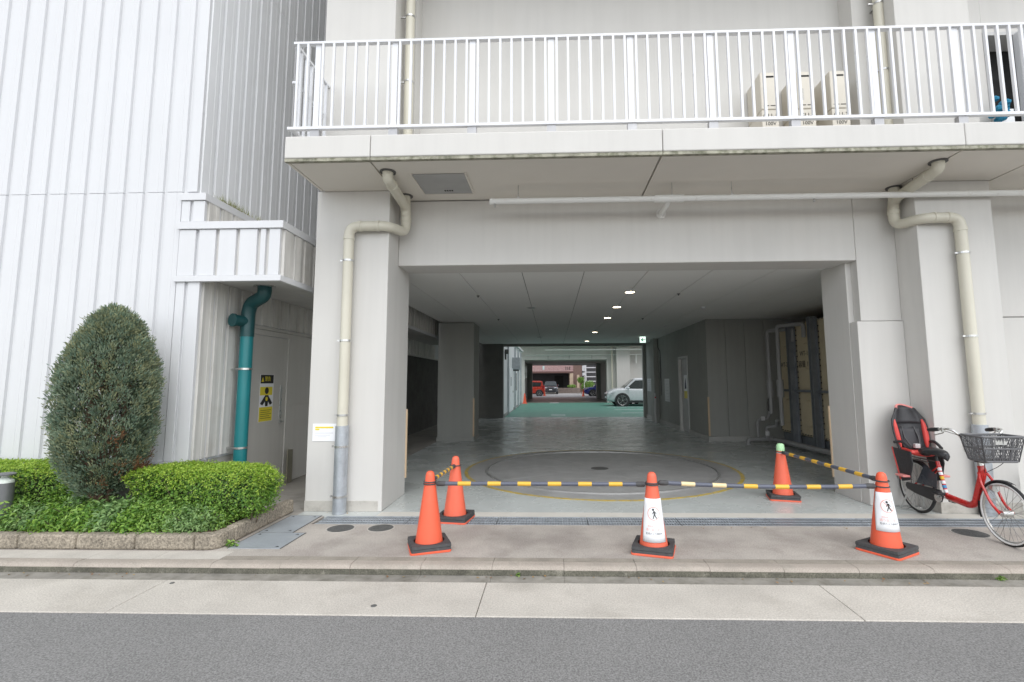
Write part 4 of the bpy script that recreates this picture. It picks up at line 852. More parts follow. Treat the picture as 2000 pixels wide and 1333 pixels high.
# ================================================================== BICYCLES
def bicycle(lab, rear, front, seat_child, red=True, grp='bicycles parked at the wall'):
    A = Vector((*rear, 0)); d = Vector((front[0]-rear[0], front[1]-rear[1], 0)); Lw = d.length; d.normalize(); nrm = Vector((d.y, -d.x, 0))
    t = thing('bicycle', lab, 'bicycle', A, group=grp)
    def B_(s, tt_, z): return A+d*s+nrm*tt_+Vector((0, 0, z))
    fr = M('bike_red_paint', (.55, .022, .018), .25, .03, coat=.6) if red else M('bike_black_paint', (.03, .03, .035), .3, coat=.5)
    tyre = M('tyre', (.025, .025, .026), .7); ww = M('whitewall', (.75, .75, .74), .6); rim = M('alloy', (.62, .62, .60), .3, metal=.85); blk = M('black_plastic', (.022, .022, .024), .45); wire = M('wire', (.25, .25, .25), .35, metal=.8)
    grym = M('grey_mesh', (.14, .14, .145), .5)
    def wheel(s, r, wall):
        c = B_(s, 0, r)
        def circ(rad, n=56, off=0): return [c+d*(rad*math.cos(2*math.pi*k/n))+Vector((0, 0, rad*math.sin(2*math.pi*k/n)))+nrm*off for k in range(n)]
        w = obj('wheel', G().tube(circ(r-.034), .011, 8, closed=True), rim, t, smooth=True)
        obj('tyre', G().tube(circ(r-.017), .0175, 10, closed=True), tyre, w, smooth=True)
        if wall:
            for o_ in (-.012, .012): obj('whitewall', G().tube(circ(r-.022, off=o_), .009, 8, closed=True), ww, w, smooth=True)
        g = G()
        for k in range(32):
            a = 2*math.pi*k/32; a2 = a+(.55 if k % 4 < 2 else -.55); sd_ = .03 if k % 2 else -.03
            g.cyl(c+nrm*sd_+(d*math.cos(a2)+Vector((0, 0, math.sin(a2))))*.025, c+(d*math.cos(a)+Vector((0, 0, math.sin(a))))*(r-.04), .0014, 4)
        obj('spokes', g, wire, w)
        obj('hub', G().cyl(c-nrm*.045, c+nrm*.045, .022 if not wall else .03, 14).cyl(c-nrm*.06, c+nrm*.06, .008, 8), rim, w, smooth=True)
        return c
    rr, rf = .30, .29
    wheel(0, rr, False); wheel(Lw, rf, True)
    k_ = Lw/1.18
    s_ = lambda v: v*k_
    # frame
    obj('frame', G().tube(arc_path([B_(s_(.955), 0, .70), B_(s_(.945), 0, .60), B_(s_(.83), 0, .30), B_(s_(.76), 0, .265), B_(s_(.47), 0, .285)], .09, 6), [.02]+[.034]*(len(arc_path([0, 0, 0, 0, 0] and [B_(0, 0, 0), B_(1, 0, 0), B_(1, 0, 1), B_(2, 0, 1), B_(2, 1, 1)], .09, 6))-1), 14), fr, t, smooth=True)
    obj('seat_tube', G().cyl(B_(s_(.46), 0, .27), B_(s_(.355), 0, .64), .019, 12), fr, t, smooth=True)
    st = G()
    for sd_ in (-.055, .055):
        st.cyl(B_(s_(.45), sd_*.5, .275), B_(0, sd_, rr), .010, 8); st.cyl(B_(s_(.375), sd_*.35, .58), B_(0, sd_, rr), .009, 8)
    obj('rear_stays', st, fr, t, smooth=True)
    if red:
        sk = G(); cols = []
        for k in range(6):
            u = .22+.12*k; p = B_(s_(.46-.105*u), .0, .27+.37*u)
        st_m = [M('sticker_white', (.8, .8, .8), .4), M('sticker_yellow', (.8, .5, .03), .4), M('sticker_blue', (.05, .25, .5), .4)]
        for k, mi in enumerate((0, 2, 0, 1, 0, 0)):
            u0, u1 = .14+.12*k, .14+.12*k+.085
            obj('sticker', G().cyl(B_(s_(.46-.105*u0), 0, .27+.37*u0), B_(s_(.46-.105*u1), 0, .27+.37*u1), .0197, 12), st_m[mi], t, smooth=True)
    fk = G()
    for sd_ in (-.06, .06):
        fk.tube(arc_path([B_(s_(.955), sd_*.6, .62), B_(s_(.985), sd_, .56), B_(s_(1.09), sd_, .36), B_(Lw, sd_, rf)], .08, 5), .0125, 10)
    obj('fork', fk.cyl(B_(s_(.95), -.04, .615), B_(s_(.95), .04, .615), .016, 10), fr, t, smooth=True)
    obj('head_badge', G().cyl(B_(s_(.93), 0, .69), B_(s_(.945), 0, .60), .027, 14), fr, t, smooth=True)
    obj('stem', G().tube(arc_path([B_(s_(.95), 0, .62), B_(s_(.935), 0, .76), B_(s_(.93), 0, .80)], .03), .014, 10).cyl(B_(s_(.944), 0, .69), B_(s_(.94), 0, .725), .03, 14), rim, t, smooth=True)
    hb = []
    for sd_ in (-1, 1):
        hb.append(arc_path([B_(s_(.93), sd_*.0, .79), B_(s_(.95), sd_*.13, .79), B_(s_(.96), sd_*.18, .98), B_(s_(.93), sd_*.25, 1.05), B_(s_(.70), sd_*.29, 1.02)], .07, 6))
    obj('handlebar', G().tube(hb[0], .0115, 10).tube(hb[1], .0115, 10), rim, t, smooth=True)
    for sd_ in (-1, 1):
        g0 = B_(s_(.80), sd_*.273, 1.034); g1 = B_(s_(.68), sd_*.293, 1.016)
        obj('grip', G().tube([g0, g0+(g1-g0)*.1, g0+(g1-g0)*.6, g1], [.017, .019, .022, .017], 12), blk, t, smooth=True)
        obj('brake_lever', G().tube(arc_path([B_(s_(.84), sd_*.26, 1.03), B_(s_(.83), sd_*.25, 1.0), B_(s_(.72), sd_*.27, .965)], .03), .006, 8).lathe([(.02, -.02), (.02, .02)], B_(s_(.845), sd_*.262, 1.035), 10), rim, t, smooth=True)
        obj('cable', G().tube(arc_path([B_(s_(.85), sd_*.25, 1.02), B_(s_(1.08), sd_*.22, .98), B_(s_(1.12), sd_*.1, .75), B_(s_(.97), 0, .62)], .12, 8), .003, 6), blk, t, smooth=True)
    # basket
    bz0, bz1 = .765, 1.0; s0, s1 = s_(.965), s_(1.225)
    def bk(u, v, w):  # u across -1..1, v along 0..1, w up 0..1
        return B_((s0+.025*(1-w))+(s1-s0-.06*(1-w))*v, u*(.15+.045*w), bz0+(bz1-bz0)*w)
    rimp = [bk(-1, 0, 1), bk(1, 0, 1), bk(1, 1, 1), bk(-1, 1, 1)]; botp = [bk(-1, 0, 0), bk(1, 0, 0), bk(1, 1, 0), bk(-1, 1, 0)]; mid = [bk(-1, 0, .52), bk(1, 0, .52), bk(1, 1, .52), bk(-1, 1, .52)]
    bs = obj('basket', G().tube(arc_path(rimp+[rimp[0]], .03, 4), .011, 8).tube(arc_path(botp+[botp[0]], .03, 4), .009, 8).tube(mid+[mid[0]], .008, 8), grym, t, smooth=True)
    g = G(); N = 22
    for (fa, fb_) in ((lambda a, w: bk(-1+2*a, 0, w), 1), (lambda a, w: bk(-1+2*a, 1, w), 1), (lambda a, w: bk(-1, a, w), 0), (lambda a, w: bk(1, a, w), 0)):
        nn_ = 15 if fb_ else 11
        for i in range(nn_+4):
            a0 = i/nn_; a1 = a0-4/nn_
            for sgn in (0, 1):
                p0 = (a0, 0.) if not sgn else (a1, 0.); p1 = (a1, 1.) if not sgn else (a0, 1.)
                u0, u1 = 0., 1.
                def cl(a_): return max(0, min(1, a_))
                # clip to the side
                (x0, y0), (x1, y1) = p0, p1
                if x0 > 1: y0 = (x0-1)/(x0-x1); x0 = 1
                if x1 < 0: y1 = y1-(0-x1)/(x0-x1)*(y1-y0) if x0 != x1 else y1; x1 = 0
                if x1 > 1: y1 = y0+(1-x0)/(x1-x0)*(y1-y0); x1 = 1
                if x0 < 0: y0 = y0+(0-x0)/(x1-x0)*(y1-y0); x0 = 0
                if abs(y1-y0) > .02: g.cyl(fa(cl(x0), cl(y0)), fa(cl(x1), cl(y1)), .0024, 4)
        for i in range(5): g.cyl(fa(i/4, 0), fa(i/4, 1), .006, 6)
    for i in range(10): g.cyl(bk(-1+.2*i+.1, 0, 0), bk(-1+.2*i+.1, 1, 0), .004, 4)
    obj('mesh', g, grym, bs)
    obj('basket_plate', G().box(-.05, .05, -.003, .003, -.02, .02, M4=Matrix.Translation(bk(.1, 1, .78)) @ Matrix.Rotation(math.atan2(-d.x, d.y) if 0 else math.atan2(d.y, d.x)+math.pi/2, 4, 'Z')), rim, bs)
    obj('basket_bracket', G().cyl(B_(s_(.95), 0, .74), B_(s_(1.1), 0, .765), .012, 8).box(-.03, .03, -.05, .05, -.012, .012, M4=Matrix.Translation(B_(s_(.95), 0, .735))), blk, t)
    # mudguards
    def guard(s, r, a0, a1, w):
        g_ = G(); n_ = 22; c = B_(s, 0, r-.0); vs = []
        for i in range(n_+1):
            a = R(a0+(a1-a0)*i/n_); rad = r+.014
            for o_, dr_ in ((-w, -.012), (-w*.6, 0), (w*.6, 0), (w, -.012)): vs.append(c+d*((rad+dr_)*math.cos(a))+Vector((0, 0, (rad+dr_)*math.sin(a)))+nrm*o_)
        g_.add(vs, [(i*4+j, i*4+j+1, i*4+j+5, i*4+j+4) for i in range(n_) for j in range(3)]); return g_
    obj('mudguard', guard(Lw, rf, 70, 200, .026), blk, t, smooth=True)
    obj('mudguard', guard(0, rr, 20, 175, .028), blk, t, smooth=True)
    obj('headlamp', G().tube([B_(s_(1.02), -.0, .50), B_(s_(1.05), -.0, .50), B_(s_(1.09), 0, .50)], [.02, .035, .036], 14), rim, t, smooth=True)
    obj('stand', G().tube(arc_path([B_(-.02, .08, rr), B_(-.03, .10, .2), B_(-.13, .13, .02), B_(-.13, -.13, .02), B_(-.03, -.10, .2), B_(-.02, -.08, rr)], .04, 5), .009, 8), rim, t, smooth=True)
    # chain case, crank, pedals
    cc_ = [(.52, .30), (.49, .36), (.40, .355), (.1, .345), (-.04, .34), (-.06, .30), (-.03, .265), (.1, .24), (.40, .215), (.49, .23)]
    obj('chain_case', G().prism([B_(s_(a_), .075, b_) for a_, b_ in cc_], nrm*.022), blk, t, bev=.006)
    obj('crank', G().cyl(B_(s_(.46), -.1, .275), B_(s_(.46), .115, .275), .014, 10).cyl(B_(s_(.46), .115, .275), B_(s_(.56), .118, .34), .01, 8).cyl(B_(s_(.46), -.1, .275), B_(s_(.36), -.103, .21), .01, 8).lathe([(.05, -.004), (.05, .004)], B_(s_(.46), .10, .275), 20, axis='x'), rim, t, smooth=True)
    for (ss_, oo, zz_) in ((.56, .16, .34), (.36, -.145, .21)):
        obj('pedal', G().box(-.045, .045, -.04, .04, -.012, .012, M4=Matrix.Translation(B_(s_(ss_), oo, zz_)) @ Matrix.Rotation(math.atan2(d.y, d.x), 4, 'Z')), blk, t, bev=.005)
    # saddle
    sg = G(); prof_ = [(-.13, .075, 0), (-.11, .11, .02), (-.03, .115, .03), (.05, .085, .028), (.12, .06, .018), (.165, .04, .0), (.175, .02, -.01)]; vs = []
    for (s1_, w, dz) in prof_:
        for k in range(10):
            a = 2*math.pi*k/10; vs.append(B_(s_(.33)+s1_, w*math.cos(a), .715+dz+.042*math.sin(a)))
    n_ = len(prof_); sg.add(vs, [(i*10+k, i*10+(k+1) % 10, (i+1)*10+(k+1) % 10, (i+1)*10+k) for i in range(n_-1) for k in range(10)]+[tuple(range(9, -1, -1)), tuple(range((n_-1)*10, n_*10))])
    obj('saddle', sg.cyl(B_(s_(.355), 0, .62), B_(s_(.34), 0, .69), .013, 10), M('saddle_vinyl', (.02, .02, .022), .35, .1, 20, .2, 30), t, smooth=True, ang=60)
    obj('rear_rack', G().tube(arc_path([B_(s_(.3), -.06, .62), B_(-.16, -.06, .62), B_(-.16, .06, .62), B_(s_(.3), .06, .62)], .03), .007, 8).cyl(B_(0, .06, .62), B_(0, .06, rr), .006, 6).cyl(B_(0, -.06, .62), B_(0, -.06, rr), .006, 6), wire, t, smooth=True)
    if seat_child:
        cs = thing('child_seat', 'red and black child seat mounted over the rear wheel of the red bicycle', 'child seat', B_(-.05, 0, .63))
        rs = M('seat_red', (.60, .06, .05), .5, .05); pk = M('seat_pink', (.72, .26, .24), .5); sb_ = M('seat_black', (.03, .03, .033), .5, .1, 20)
        # back shell: curved sheet leaning back
        def shell(nu, nv, fn, th):
            vs = [fn(-1+2*i/nu, j/nv) for j in range(nv+1) for i in range(nu+1)]; g_ = G()
            g_.add(vs, [(j*(nu+1)+i, j*(nu+1)+i+1, (j+1)*(nu+1)+i+1, (j+1)*(nu+1)+i) for j in range(nv) for i in range(nu)]); return g_
        def back(u, v, off=0):
            w = .165+.03*math.sin(math.pi*v)-.06*max(0, v-.7)/.3; s1_ = -.08-.12*v+.10*abs(u)**2.2+off; z = .68+.55*v-.05*max(0, v-.6)*u*u*2
            return B_(s1_, u*w, z)
        o = obj('back_shell', shell(12, 12, back, 0), sb_, cs, smooth=True); q = o.modifiers.new('s', 'SOLIDIFY'); q.thickness = .016
        obj('shell_rim', G().tube([back(-1, v) for v in np.linspace(0, 1, 8)]+[back(u, 1) for u in np.linspace(-.9, .9, 9)]+[back(1, v) for v in np.linspace(1, 0, 8)], .012, 8), sb_, cs, smooth=True)
        for sd_ in (-1, 1): obj('side_bolster', G().tube([back(sd_*.86, v, .025) for v in np.linspace(.12, .72, 7)], [.012, .026, .03, .03, .028, .022, .01], 10), rs, cs, smooth=True)
        obj('top_trim', G().tube([back(u, 1.01, .0) for u in np.linspace(-.95, .95, 11)], .014, 8), pk, cs, smooth=True)
        o = obj('back_pad', shell(8, 6, lambda u, v: back(u*.62, .08+.42*v, .03), 0), M('pad_grey', (.05, .05, .055), .7), cs, smooth=True); q = o.modifiers.new('s', 'SOLIDIFY'); q.thickness = .025
        o = obj('head_pad', shell(8, 6, lambda u, v: back(u*.8, .62+.36*v, .035), 0), sb_, cs, smooth=True); q = o.modifiers.new('s', 'SOLIDIFY'); q.thickness = .03
        o = obj('seat_cushion', shell(8, 8, lambda u, v: B_(-.08+.27*v, u*.15, .70+.03*u*u+.02*math.sin(3*v)), 0), rs, cs, smooth=True); q = o.modifiers.new('s', 'SOLIDIFY'); q.thickness = .04
        for sd_ in (-1, 1):
            o = obj('leg_guard', G().prism([B_(-.10, sd_*.175, .74), B_(.20, sd_*.165, .72), B_(.22, sd_*.165, .60), B_(.16, sd_*.17, .40), B_(.02, sd_*.17, .36), B_(-.02, sd_*.17, .5)], nrm*sd_*.014), sb_, cs, bev=.006)
            obj('guard_rim', G().tube(arc_path([B_(-.10, sd_*.185, .74), B_(-.03, sd_*.185, .5), B_(.01, sd_*.185, .38)], .05), .009, 8), rs, cs, smooth=True)
            obj('foot_rest', G().box(-.07, .07, -.045, .045, -.01, .012, M4=Matrix.Translation(B_(.10, sd_*.215, .44)) @ Matrix.Rotation(math.atan2(d.y, d.x), 4, 'Z')), pk, cs, bev=.006)
            obj('arm_rest', G().tube(arc_path([B_(-.06, sd_*.18, .80), B_(.08, sd_*.185, .83), B_(.2, sd_*.17, .76)], .06), .016, 8), sb_, cs, smooth=True)
            obj('strap', G().tube([back(sd_*.35, .55, .05), B_(-.03, sd_*.08, .86), B_(.03, sd_*.05, .76)], .009, 6), sb_, cs, smooth=True)
        obj('buckle', G().box(-.03, .03, -.02, .02, -.025, .025, M4=Matrix.Translation(B_(.05, 0, .77))), M('buckle', (.5, .5, .5), .4), cs, bev=.006)
        o = obj('skirt_guard', G().prism([B_(.25, .07, .58), B_(.42, .06, .50), B_(.40, .06, .36), B_(.10, .07, .36)], nrm*.004), M('smoke_plastic', (.05, .055, .065), .25), t)
    return t
bicycle('red step-through bicycle with white-walled front tyre and grey basket', (4.27, 6.125), (4.245, 4.945), True)
bicycle('dark bicycle mostly cut off at the right edge of the photo', (5.42, 5.72), (5.30, 4.56), False, False)

# ================================================================== COURTYARD
cw_ = thing('courtyard_building', 'white courtyard wall with door and boxes on the left of the green yard', 'building', (-2.1, 27, 0))
bp('wall', M('court_white', (.74, .75, .75), .6, .04, 1), (-2.6, -2.12, 21.42, 33.9, 0, 3.5), bev=.01, parent=cw_)
bp('wall_base', intw, (-2.13, -2.08, 21.6, 33.9, 0, .12), bev=.004, parent=cw_)
bp('eave', white, (-2.7, -1.98, 27, 34, 3.5, 3.62), bev=.01, parent=cw_)
dd_ = bp('door', paper, (-2.12, -2.07, 24.0, 26.2, .05, 2.2), bev=.005, parent=cw_); bp('door_notice', M('grey_print', (.5, .5, .52), .7), (-2.068, -2.064, 24.6, 25.2, 1.3, 1.75), parent=dd_, bev=0); bp('handle', steel, (-2.07, -2.03, 25.9, 26.0, .95, 1.05), parent=dd_, bev=.005)
bp('window', M('dim_glass', (.1, .11, .11), .15), (-2.12, -2.10, 28.2, 29.2, 1.0, 2.0), bev=0, parent=cw_)
bp('door', M('panel_white', (.7, .71, .72), .5), (-2.12, -2.07, 30.2, 31.4, .05, 2.1), bev=.005, parent=cw_)
for y in (23.0, 27.3, 29.8, 32.3): bp('wall_pipe', galv, (-2.09, -2.01, y, y+.08, 0, 3.4), bev=.02, parent=cw_)
t = thing('wall_cabinet', 'grey metal cabinet mounted high on the white courtyard wall', 'cabinet', (-2.0, 26.5, 2.2), group='wall cabinets'); obj('case', G().box(-2.12, -1.72, 26.1, 27.0, 2.15, 2.78), galv, t, bev=.01); obj('bracket', G().box(-2.12, -1.8, 26.2, 26.26, 2.08, 2.15).box(-2.12, -1.8, 26.8, 26.86, 2.08, 2.15), iron, t)
t = thing('wall_lamp', 'dark small lamp high at the near end of the courtyard wall', 'lamp', (-2.05, 22.1, 2.9)); obj('housing', G().box(-2.12, -1.95, 22.0, 22.25, 2.75, 2.95), iron, t, bev=.01); obj('arm', G().box(-2.13, -2.05, 22.05, 22.1, 2.5, 2.75), iron, t)

B2 = thing('far_building', 'second beige concrete building spanning the far passage', 'building', (.9, 35.4, 0))
def b2(name, mat, *bx, bev=.01): return bp(name, mat, *bx, bev=bev, parent=B2)
b2('pillar', paint, (-3.0, -1.98, 35.4, 36.3, 0, 3.9)); b2('pillar', paint, (4.5, 5.43, 35.0, 35.9, 0, 3.9)); b2('pier', paint, (3.87, 4.5, 35.4, 36.2, 0, 3.9)); b2('outer_wall', paint, (5.43, 14, 35.45, 35.8, 0, 3.9))
b2('lintel', paint, (-1.98, 3.87, 35.4, 35.9, 3.03, 3.9)); b2('slab', paint, (-3.0, 14, 34.1, 35.4, 3.99, 4.3)); b2('soffit', paint2, (-3.0, 14, 34.15, 35.39, 3.93, 3.985))
b2('ceiling', ceil, (-2.2, 4.2, 35.9, 47, 3.05, 3.2), bev=0); b2('upper_mass', paint, (-3.0, 14, 34.9, 47, 4.31, TOP), bev=0)
b2('pillar', intw, (-2.4, -1.78, 43.6, 44.4, 0, 3.05)); b2('pillar', intw, (3.85, 4.6, 43.6, 44.4, 0, 3.05)); b2('side_wall', intw, (-3, -2.2, 36.3, 47, 0, 3.05), bev=0); b2('side_wall', intw, (4.2, 4.6, 36.2, 47, 0, 3.05), bev=0)
b2('end_lintel', intw, (-2.4, 4.6, 46.6, 47, 2.98, 3.9))
t = thing('far_sprinkler_pipe', 'white horizontal pipes hung below the far building soffit', 'pipe', (1, 34.6, 3.5))
obj('pipe', G().cyl((-.5, 34.5, 3.68), (8, 34.5, 3.68), .04, 10), whitep, t, smooth=True); obj('pipe', G().cyl((-1.9, 35.2, 3.36), (8, 35.2, 3.36), .04, 10), whitep, t, smooth=True); obj('downpipe', G().cyl((4.2, 35.2, 0), (4.2, 35.2, 3.9), .06, 12), beigep, t, smooth=True)
for x in (-.3, 1.2, 2.8): obj('hanger', G().cyl((x, 35.2, 3.1), (x, 35.2, 3.36), .012, 6), iron, t)
obj('drop', G().cyl((5.9, 35.2, 2.75), (5.9, 35.2, 3.36), .05, 10), whitep, t, smooth=True)
for x, y, lb in ((-.5, 38, 'left near'), (-.45, 40, 'left far'), (2.7, 38, 'right near'), (2.3, 40.5, 'right far')):
    t = thing('downlight', lb+' one of four small round downlights in the far passage ceiling', 'ceiling light', (x, y, 3.05), group='far passage downlights'); obj('lens', G().lathe([(.1, 3.035), (.1, 3.049)], (x, y, 0), 16), M('pale_lens', (.7, .7, .66), .4), t); obj('trim_ring', G().ring((x, y, 3.05), .1, .13, -.02, 0, 16), steel, t)
t = thing('wall_box', 'pale notice box on the left wall of the far passage', 'box', (-2.0, 37.5, 1.9)); obj('case', G().box(-2.2, -1.95, 37.2, 37.9, 1.75, 2.65), M('box_pale', (.6, .6, .58), .5), t, bev=.01); obj('door_panel', G().box(-1.95, -1.94, 37.28, 37.82, 1.85, 2.55), M('grey_white_board', (.62, .63, .64), .5), t)

# ------------------------------------------------------------------ cars
def car(lab, loc_, rz, paintm, kind='suv'):
    t = thing('parked_car', lab, 'car', loc_, rz)
    if kind == 'suv': Lc, Wc, Hc, gc, belt, wr = 4.65, 1.82, 1.70, .24, 1.02, .36
    elif kind == 'hatch': Lc, Wc, Hc, gc, belt, wr = 3.6, 1.62, 1.55, .18, .93, .29
    else: Lc, Wc, Hc, gc, belt, wr = 4.1, 1.69, 1.50, .17, .93, .31
    h = Lc/2; hw = Wc/2
    bl = .62 if kind == 'hatch' else .95      # bonnet length
    st_ = [(h, .40, .62, .72), (h-.06, .30, .74, .86), (h-.25, gc, .85, .95), (h-bl*.6, gc, belt-.04, 1.0), (h-bl, gc, belt, 1.0), (0, gc, belt+.02, 1.0), (-h+.7, gc, belt+.05, 1.0), (-h+.25, gc+.03, belt+.03, .97), (-h+.05, .32, belt-.08, .9), (-h, .42, .8, .8)]
    if kind == 'suv': st_ = [(x, zb, min(zt+(.10 if x > 0 else .04), belt+.09), wf) for x, zb, zt, wf in st_]
    g = G(); N = 12; vs = []
    for (x, zb, zt, wf) in st_:
        w = hw*wf; zm = zb+(zt-zb)*.55
        half = [(w*.80, zb), (w*.97, zb+.08), (w, zm), (w*.985, zt-.13), (w*.93, zt-.03), (w*.6, zt+.01)]
        vs += [(x, y, z) for y, z in half]+[(x, -y, z) for y, z in half[::-1]]
    n_ = len(st_); g.add(vs, [(i*N+k, i*N+(k+1) % N, (i+1)*N+(k+1) % N, (i+1)*N+k) for i in range(n_-1) for k in range(N)]+[tuple(range(N-1, -1, -1)), tuple(range((n_-1)*N, n_*N))])
    bd = obj('body', g, paintm, t, True, smooth=True, ang=45); sb = bd.modifiers.new('sub', 'SUBSURF'); sb.levels = 1; sb.render_levels = 2
    # greenhouse
    fb_, fr_, rr_, rb_ = h-bl-.02, h-bl-(.75 if kind != 'hatch' else .65), -h+(.55 if kind != 'hatch' else .30), -h+.18
    g = G(); vs = []
    secs = [(fb_, belt-.02, .9, belt-.02), (fr_, Hc-.03, .74, belt-.02), (fr_-.5, Hc, .75, belt), (rr_+.3, Hc-.01, .75, belt), (rr_, Hc-.06, .73, belt), (rb_, belt, .86, belt-.02)]
    for (x, zt, wf, zb) in secs:
        w = hw*wf; wb = hw*.92
        vs += [(x, wb, zb), (x, w, max(zb+.005, zt-.06)), (x, w*.85, max(zb+.008, zt)), (x, -w*.85, max(zb+.008, zt)), (x, -w, max(zb+.005, zt-.06)), (x, -wb, zb)]
    g.add(vs, [(i*6+k, i*6+k+1, (i+1)*6+k+1, (i+1)*6+k) for i in range(len(secs)-1) for k in range(5)]+[(0, 1, 2, 3, 4, 5), tuple(range(len(secs)*6-1, len(secs)*6-7, -1))])
    obj('roof', g, paintm, t, True, smooth=True, ang=30)
    gl_ = glass('car_glass', (.025, .032, .032))
    for sd in (-1, 1):
        def P2(x, f):   # point on the side glass plane
            zb, zt = belt, Hc-.07; w0, w1 = hw*.925, hw*.755
            return (x, sd*(w0+(w1-w0)*f+.006), zb+(zt-zb)*f)
        mid = (fb_+rb_)/2
        obj('side_window', G().prism([P2(fb_-.18, .06), P2(fr_-.02, .86), P2(mid+.04, .9), P2(mid+.04, .06)], (0, sd*.006, 0)), gl_, t, True)
        obj('side_window', G().prism([P2(mid-.04, .06), P2(mid-.04, .9), P2(rr_+.1, .82), P2(rb_+.3, .06)], (0, sd*.006, 0)), gl_, t, True)
        obj('mirror', G().lathe([(.02, -.09), (.07, -.06), (.085, 0), (.06, .05), (.02, .07)], (fb_-.28, sd*(hw+.06), belt+.07), 10, axis='x'), paintm, t, True, smooth=True)
        obj('headlight', G().prism([(h-.10, sd*hw*.90, .66), (h-.32, sd*hw*.985, .82), (h-.50, sd*hw*.995, .84), (h-.28, sd*hw*.97, .68)], (.012, sd*.02, 0)), M('headlight', (.55, .58, .6), .1, spec=.8), t, True)
        obj('headlight', G().prism([(h-.02, sd*hw*.45, .70), (h-.03, sd*hw*.80, .72), (h-.06, sd*hw*.82, .80), (h-.06, sd*hw*.5, .76)], (.03, 0, 0)), M('headlight', (.55, .58, .6), .1, spec=.8), t, True)
        obj('taillight', G().prism([(-h+.10, sd*hw*.9, .75), (-h+.10, sd*hw*.90, 1.05), (-h+.32, sd*hw*.975, .98), (-h+.26, sd*hw*.985, .80)], (-.02, sd*.016, 0)), M('taillight', (.45, .02, .03), .2), t, True)
        obj('sill', G().box(-h+.9, h-.95, sd*hw*.93-.03, sd*hw*.93+.045, gc-.03, gc+.1), M('car_trim', (.03, .03, .032), .6), t, True, bev=.01)
        for xw in (h-.90 if kind != 'hatch' else h-.70, -h+.85 if kind != 'hatch' else -h+.6):
            c = (xw, sd*(hw-.10), wr)
            obj('wheel_arch', G().lathe([(wr+.085, -.07), (wr+.085, .108), (wr+.03, .120)], c, 28, axis='y') if sd > 0 else G().lathe([(wr+.085, .07), (wr+.085, -.108), (wr+.03, -.120)], c, 28, axis='y'), M('car_trim', (.03, .03, .032), .6), t, True, smooth=True)
            w = obj('wheel', G().lathe([(wr-.08, -.09), (wr-.015, -.10), (wr, -.07), (wr, .07), (wr-.015, .115), (wr-.08, .12)], (c[0], c[1]+.022*sd, c[2]), 30, axis='y') if sd > 0 else G().lathe([(wr-.08, .09), (wr-.015, .10), (wr, .07), (wr, -.07), (wr-.015, -.115), (wr-.08, -.12)], (c[0], c[1]+.022*sd, c[2]), 30, axis='y'), M('tyre', (.025, .025, .026), .7), t, True, smooth=True)
            rg = G()
            for k in range(5):
                a = 2*math.pi*k/5+.3; ca, sa = math.cos(a), math.sin(a); yo = c[1]+sd*.143
                for da in (-.16, .16):
                    rg.prism([(c[0]+.05*math.cos(a+da*2), yo, c[2]+.05*math.sin(a+da*2)), (c[0]+(wr-.085)*math.cos(a+da-.05), yo, c[2]+(wr-.085)*math.sin(a+da-.05)), (c[0]+(wr-.085)*math.cos(a+da+.07), yo, c[2]+(wr-.085)*math.sin(a+da+.07))], (0, sd*.01, 0))
            rg.lathe([(.05, 0), (.05, sd*.014)], (c[0], c[1]+sd*.143, c[2]), 14, axis='y'); rg.ring((0, 0, 0), .0001, .0002, 0, .0001, 3)
            nr = 30; rg.lathe([(wr-.095, sd*.138), (wr-.075, sd*.152), (wr-.07, sd*.138)], (c[0], c[1], c[2]), nr, axis='y', close=False)
            obj('rim', rg, M('car_rim', (.5, .5, .5), .3, metal=.7), w, True)
    obj('windscreen', G().prism([(fb_-.05, hw*.80, belt+.03), (fr_+.06, hw*.64, Hc-.10), (fr_+.06, -hw*.64, Hc-.10), (fb_-.05, -hw*.80, belt+.03)], (.02, 0, .02)), gl_, t, True)
    obj('rear_window', G().prism([(rb_+.05, hw*.72, belt+.1), (rr_+.01, hw*.62, Hc-.14), (rr_+.01, -hw*.62, Hc-.14), (rb_+.05, -hw*.72, belt+.1)], (-.02, 0, .02)), gl_, t, True)
    obj('grille', G().box(h-.06, h+.012, -hw*.42, hw*.42, .58, .72).box(h-.08, h+.006, -hw*.62, hw*.62, .36, .48), M('car_trim', (.03, .03, .032), .6), t, True, bev=.01)
    obj('number_plate', G().box(h, h+.022, -.165, .165, .48, .57), paper, t, True)
    return t
car('silver white sport utility car parked at the right of the green yard', (5.6, 31.0, 0), math.pi, M('silver_paint', (.66, .68, .70), .28, .01, coat=.6), 'suv')
car('dark red car parked beyond the silver white one', (6.35, 33.3, 0), math.pi, M('maroon_paint', (.20, .02, .025), .25, coat=.6), 'sedan')
car('red hatchback at the far exit, half hidden by the left pier', (-2.55, 51.9, 0), math.pi, M('car_red_paint', (.58, .045, .02), .3, coat=.6), 'hatch')
car('dark grey car facing the camera at the far exit', (-.23, 59.6, 0), -math.pi/2, M('car_grey_paint', (.035, .04, .05), .25, coat=.7), 'sedan')
car('blue car at the far exit, half hidden by the right pier', (5.15, 50.3, 0), math.pi, M('car_blue_paint', (.02, .035, .22), .25, coat=.6), 'sedan')

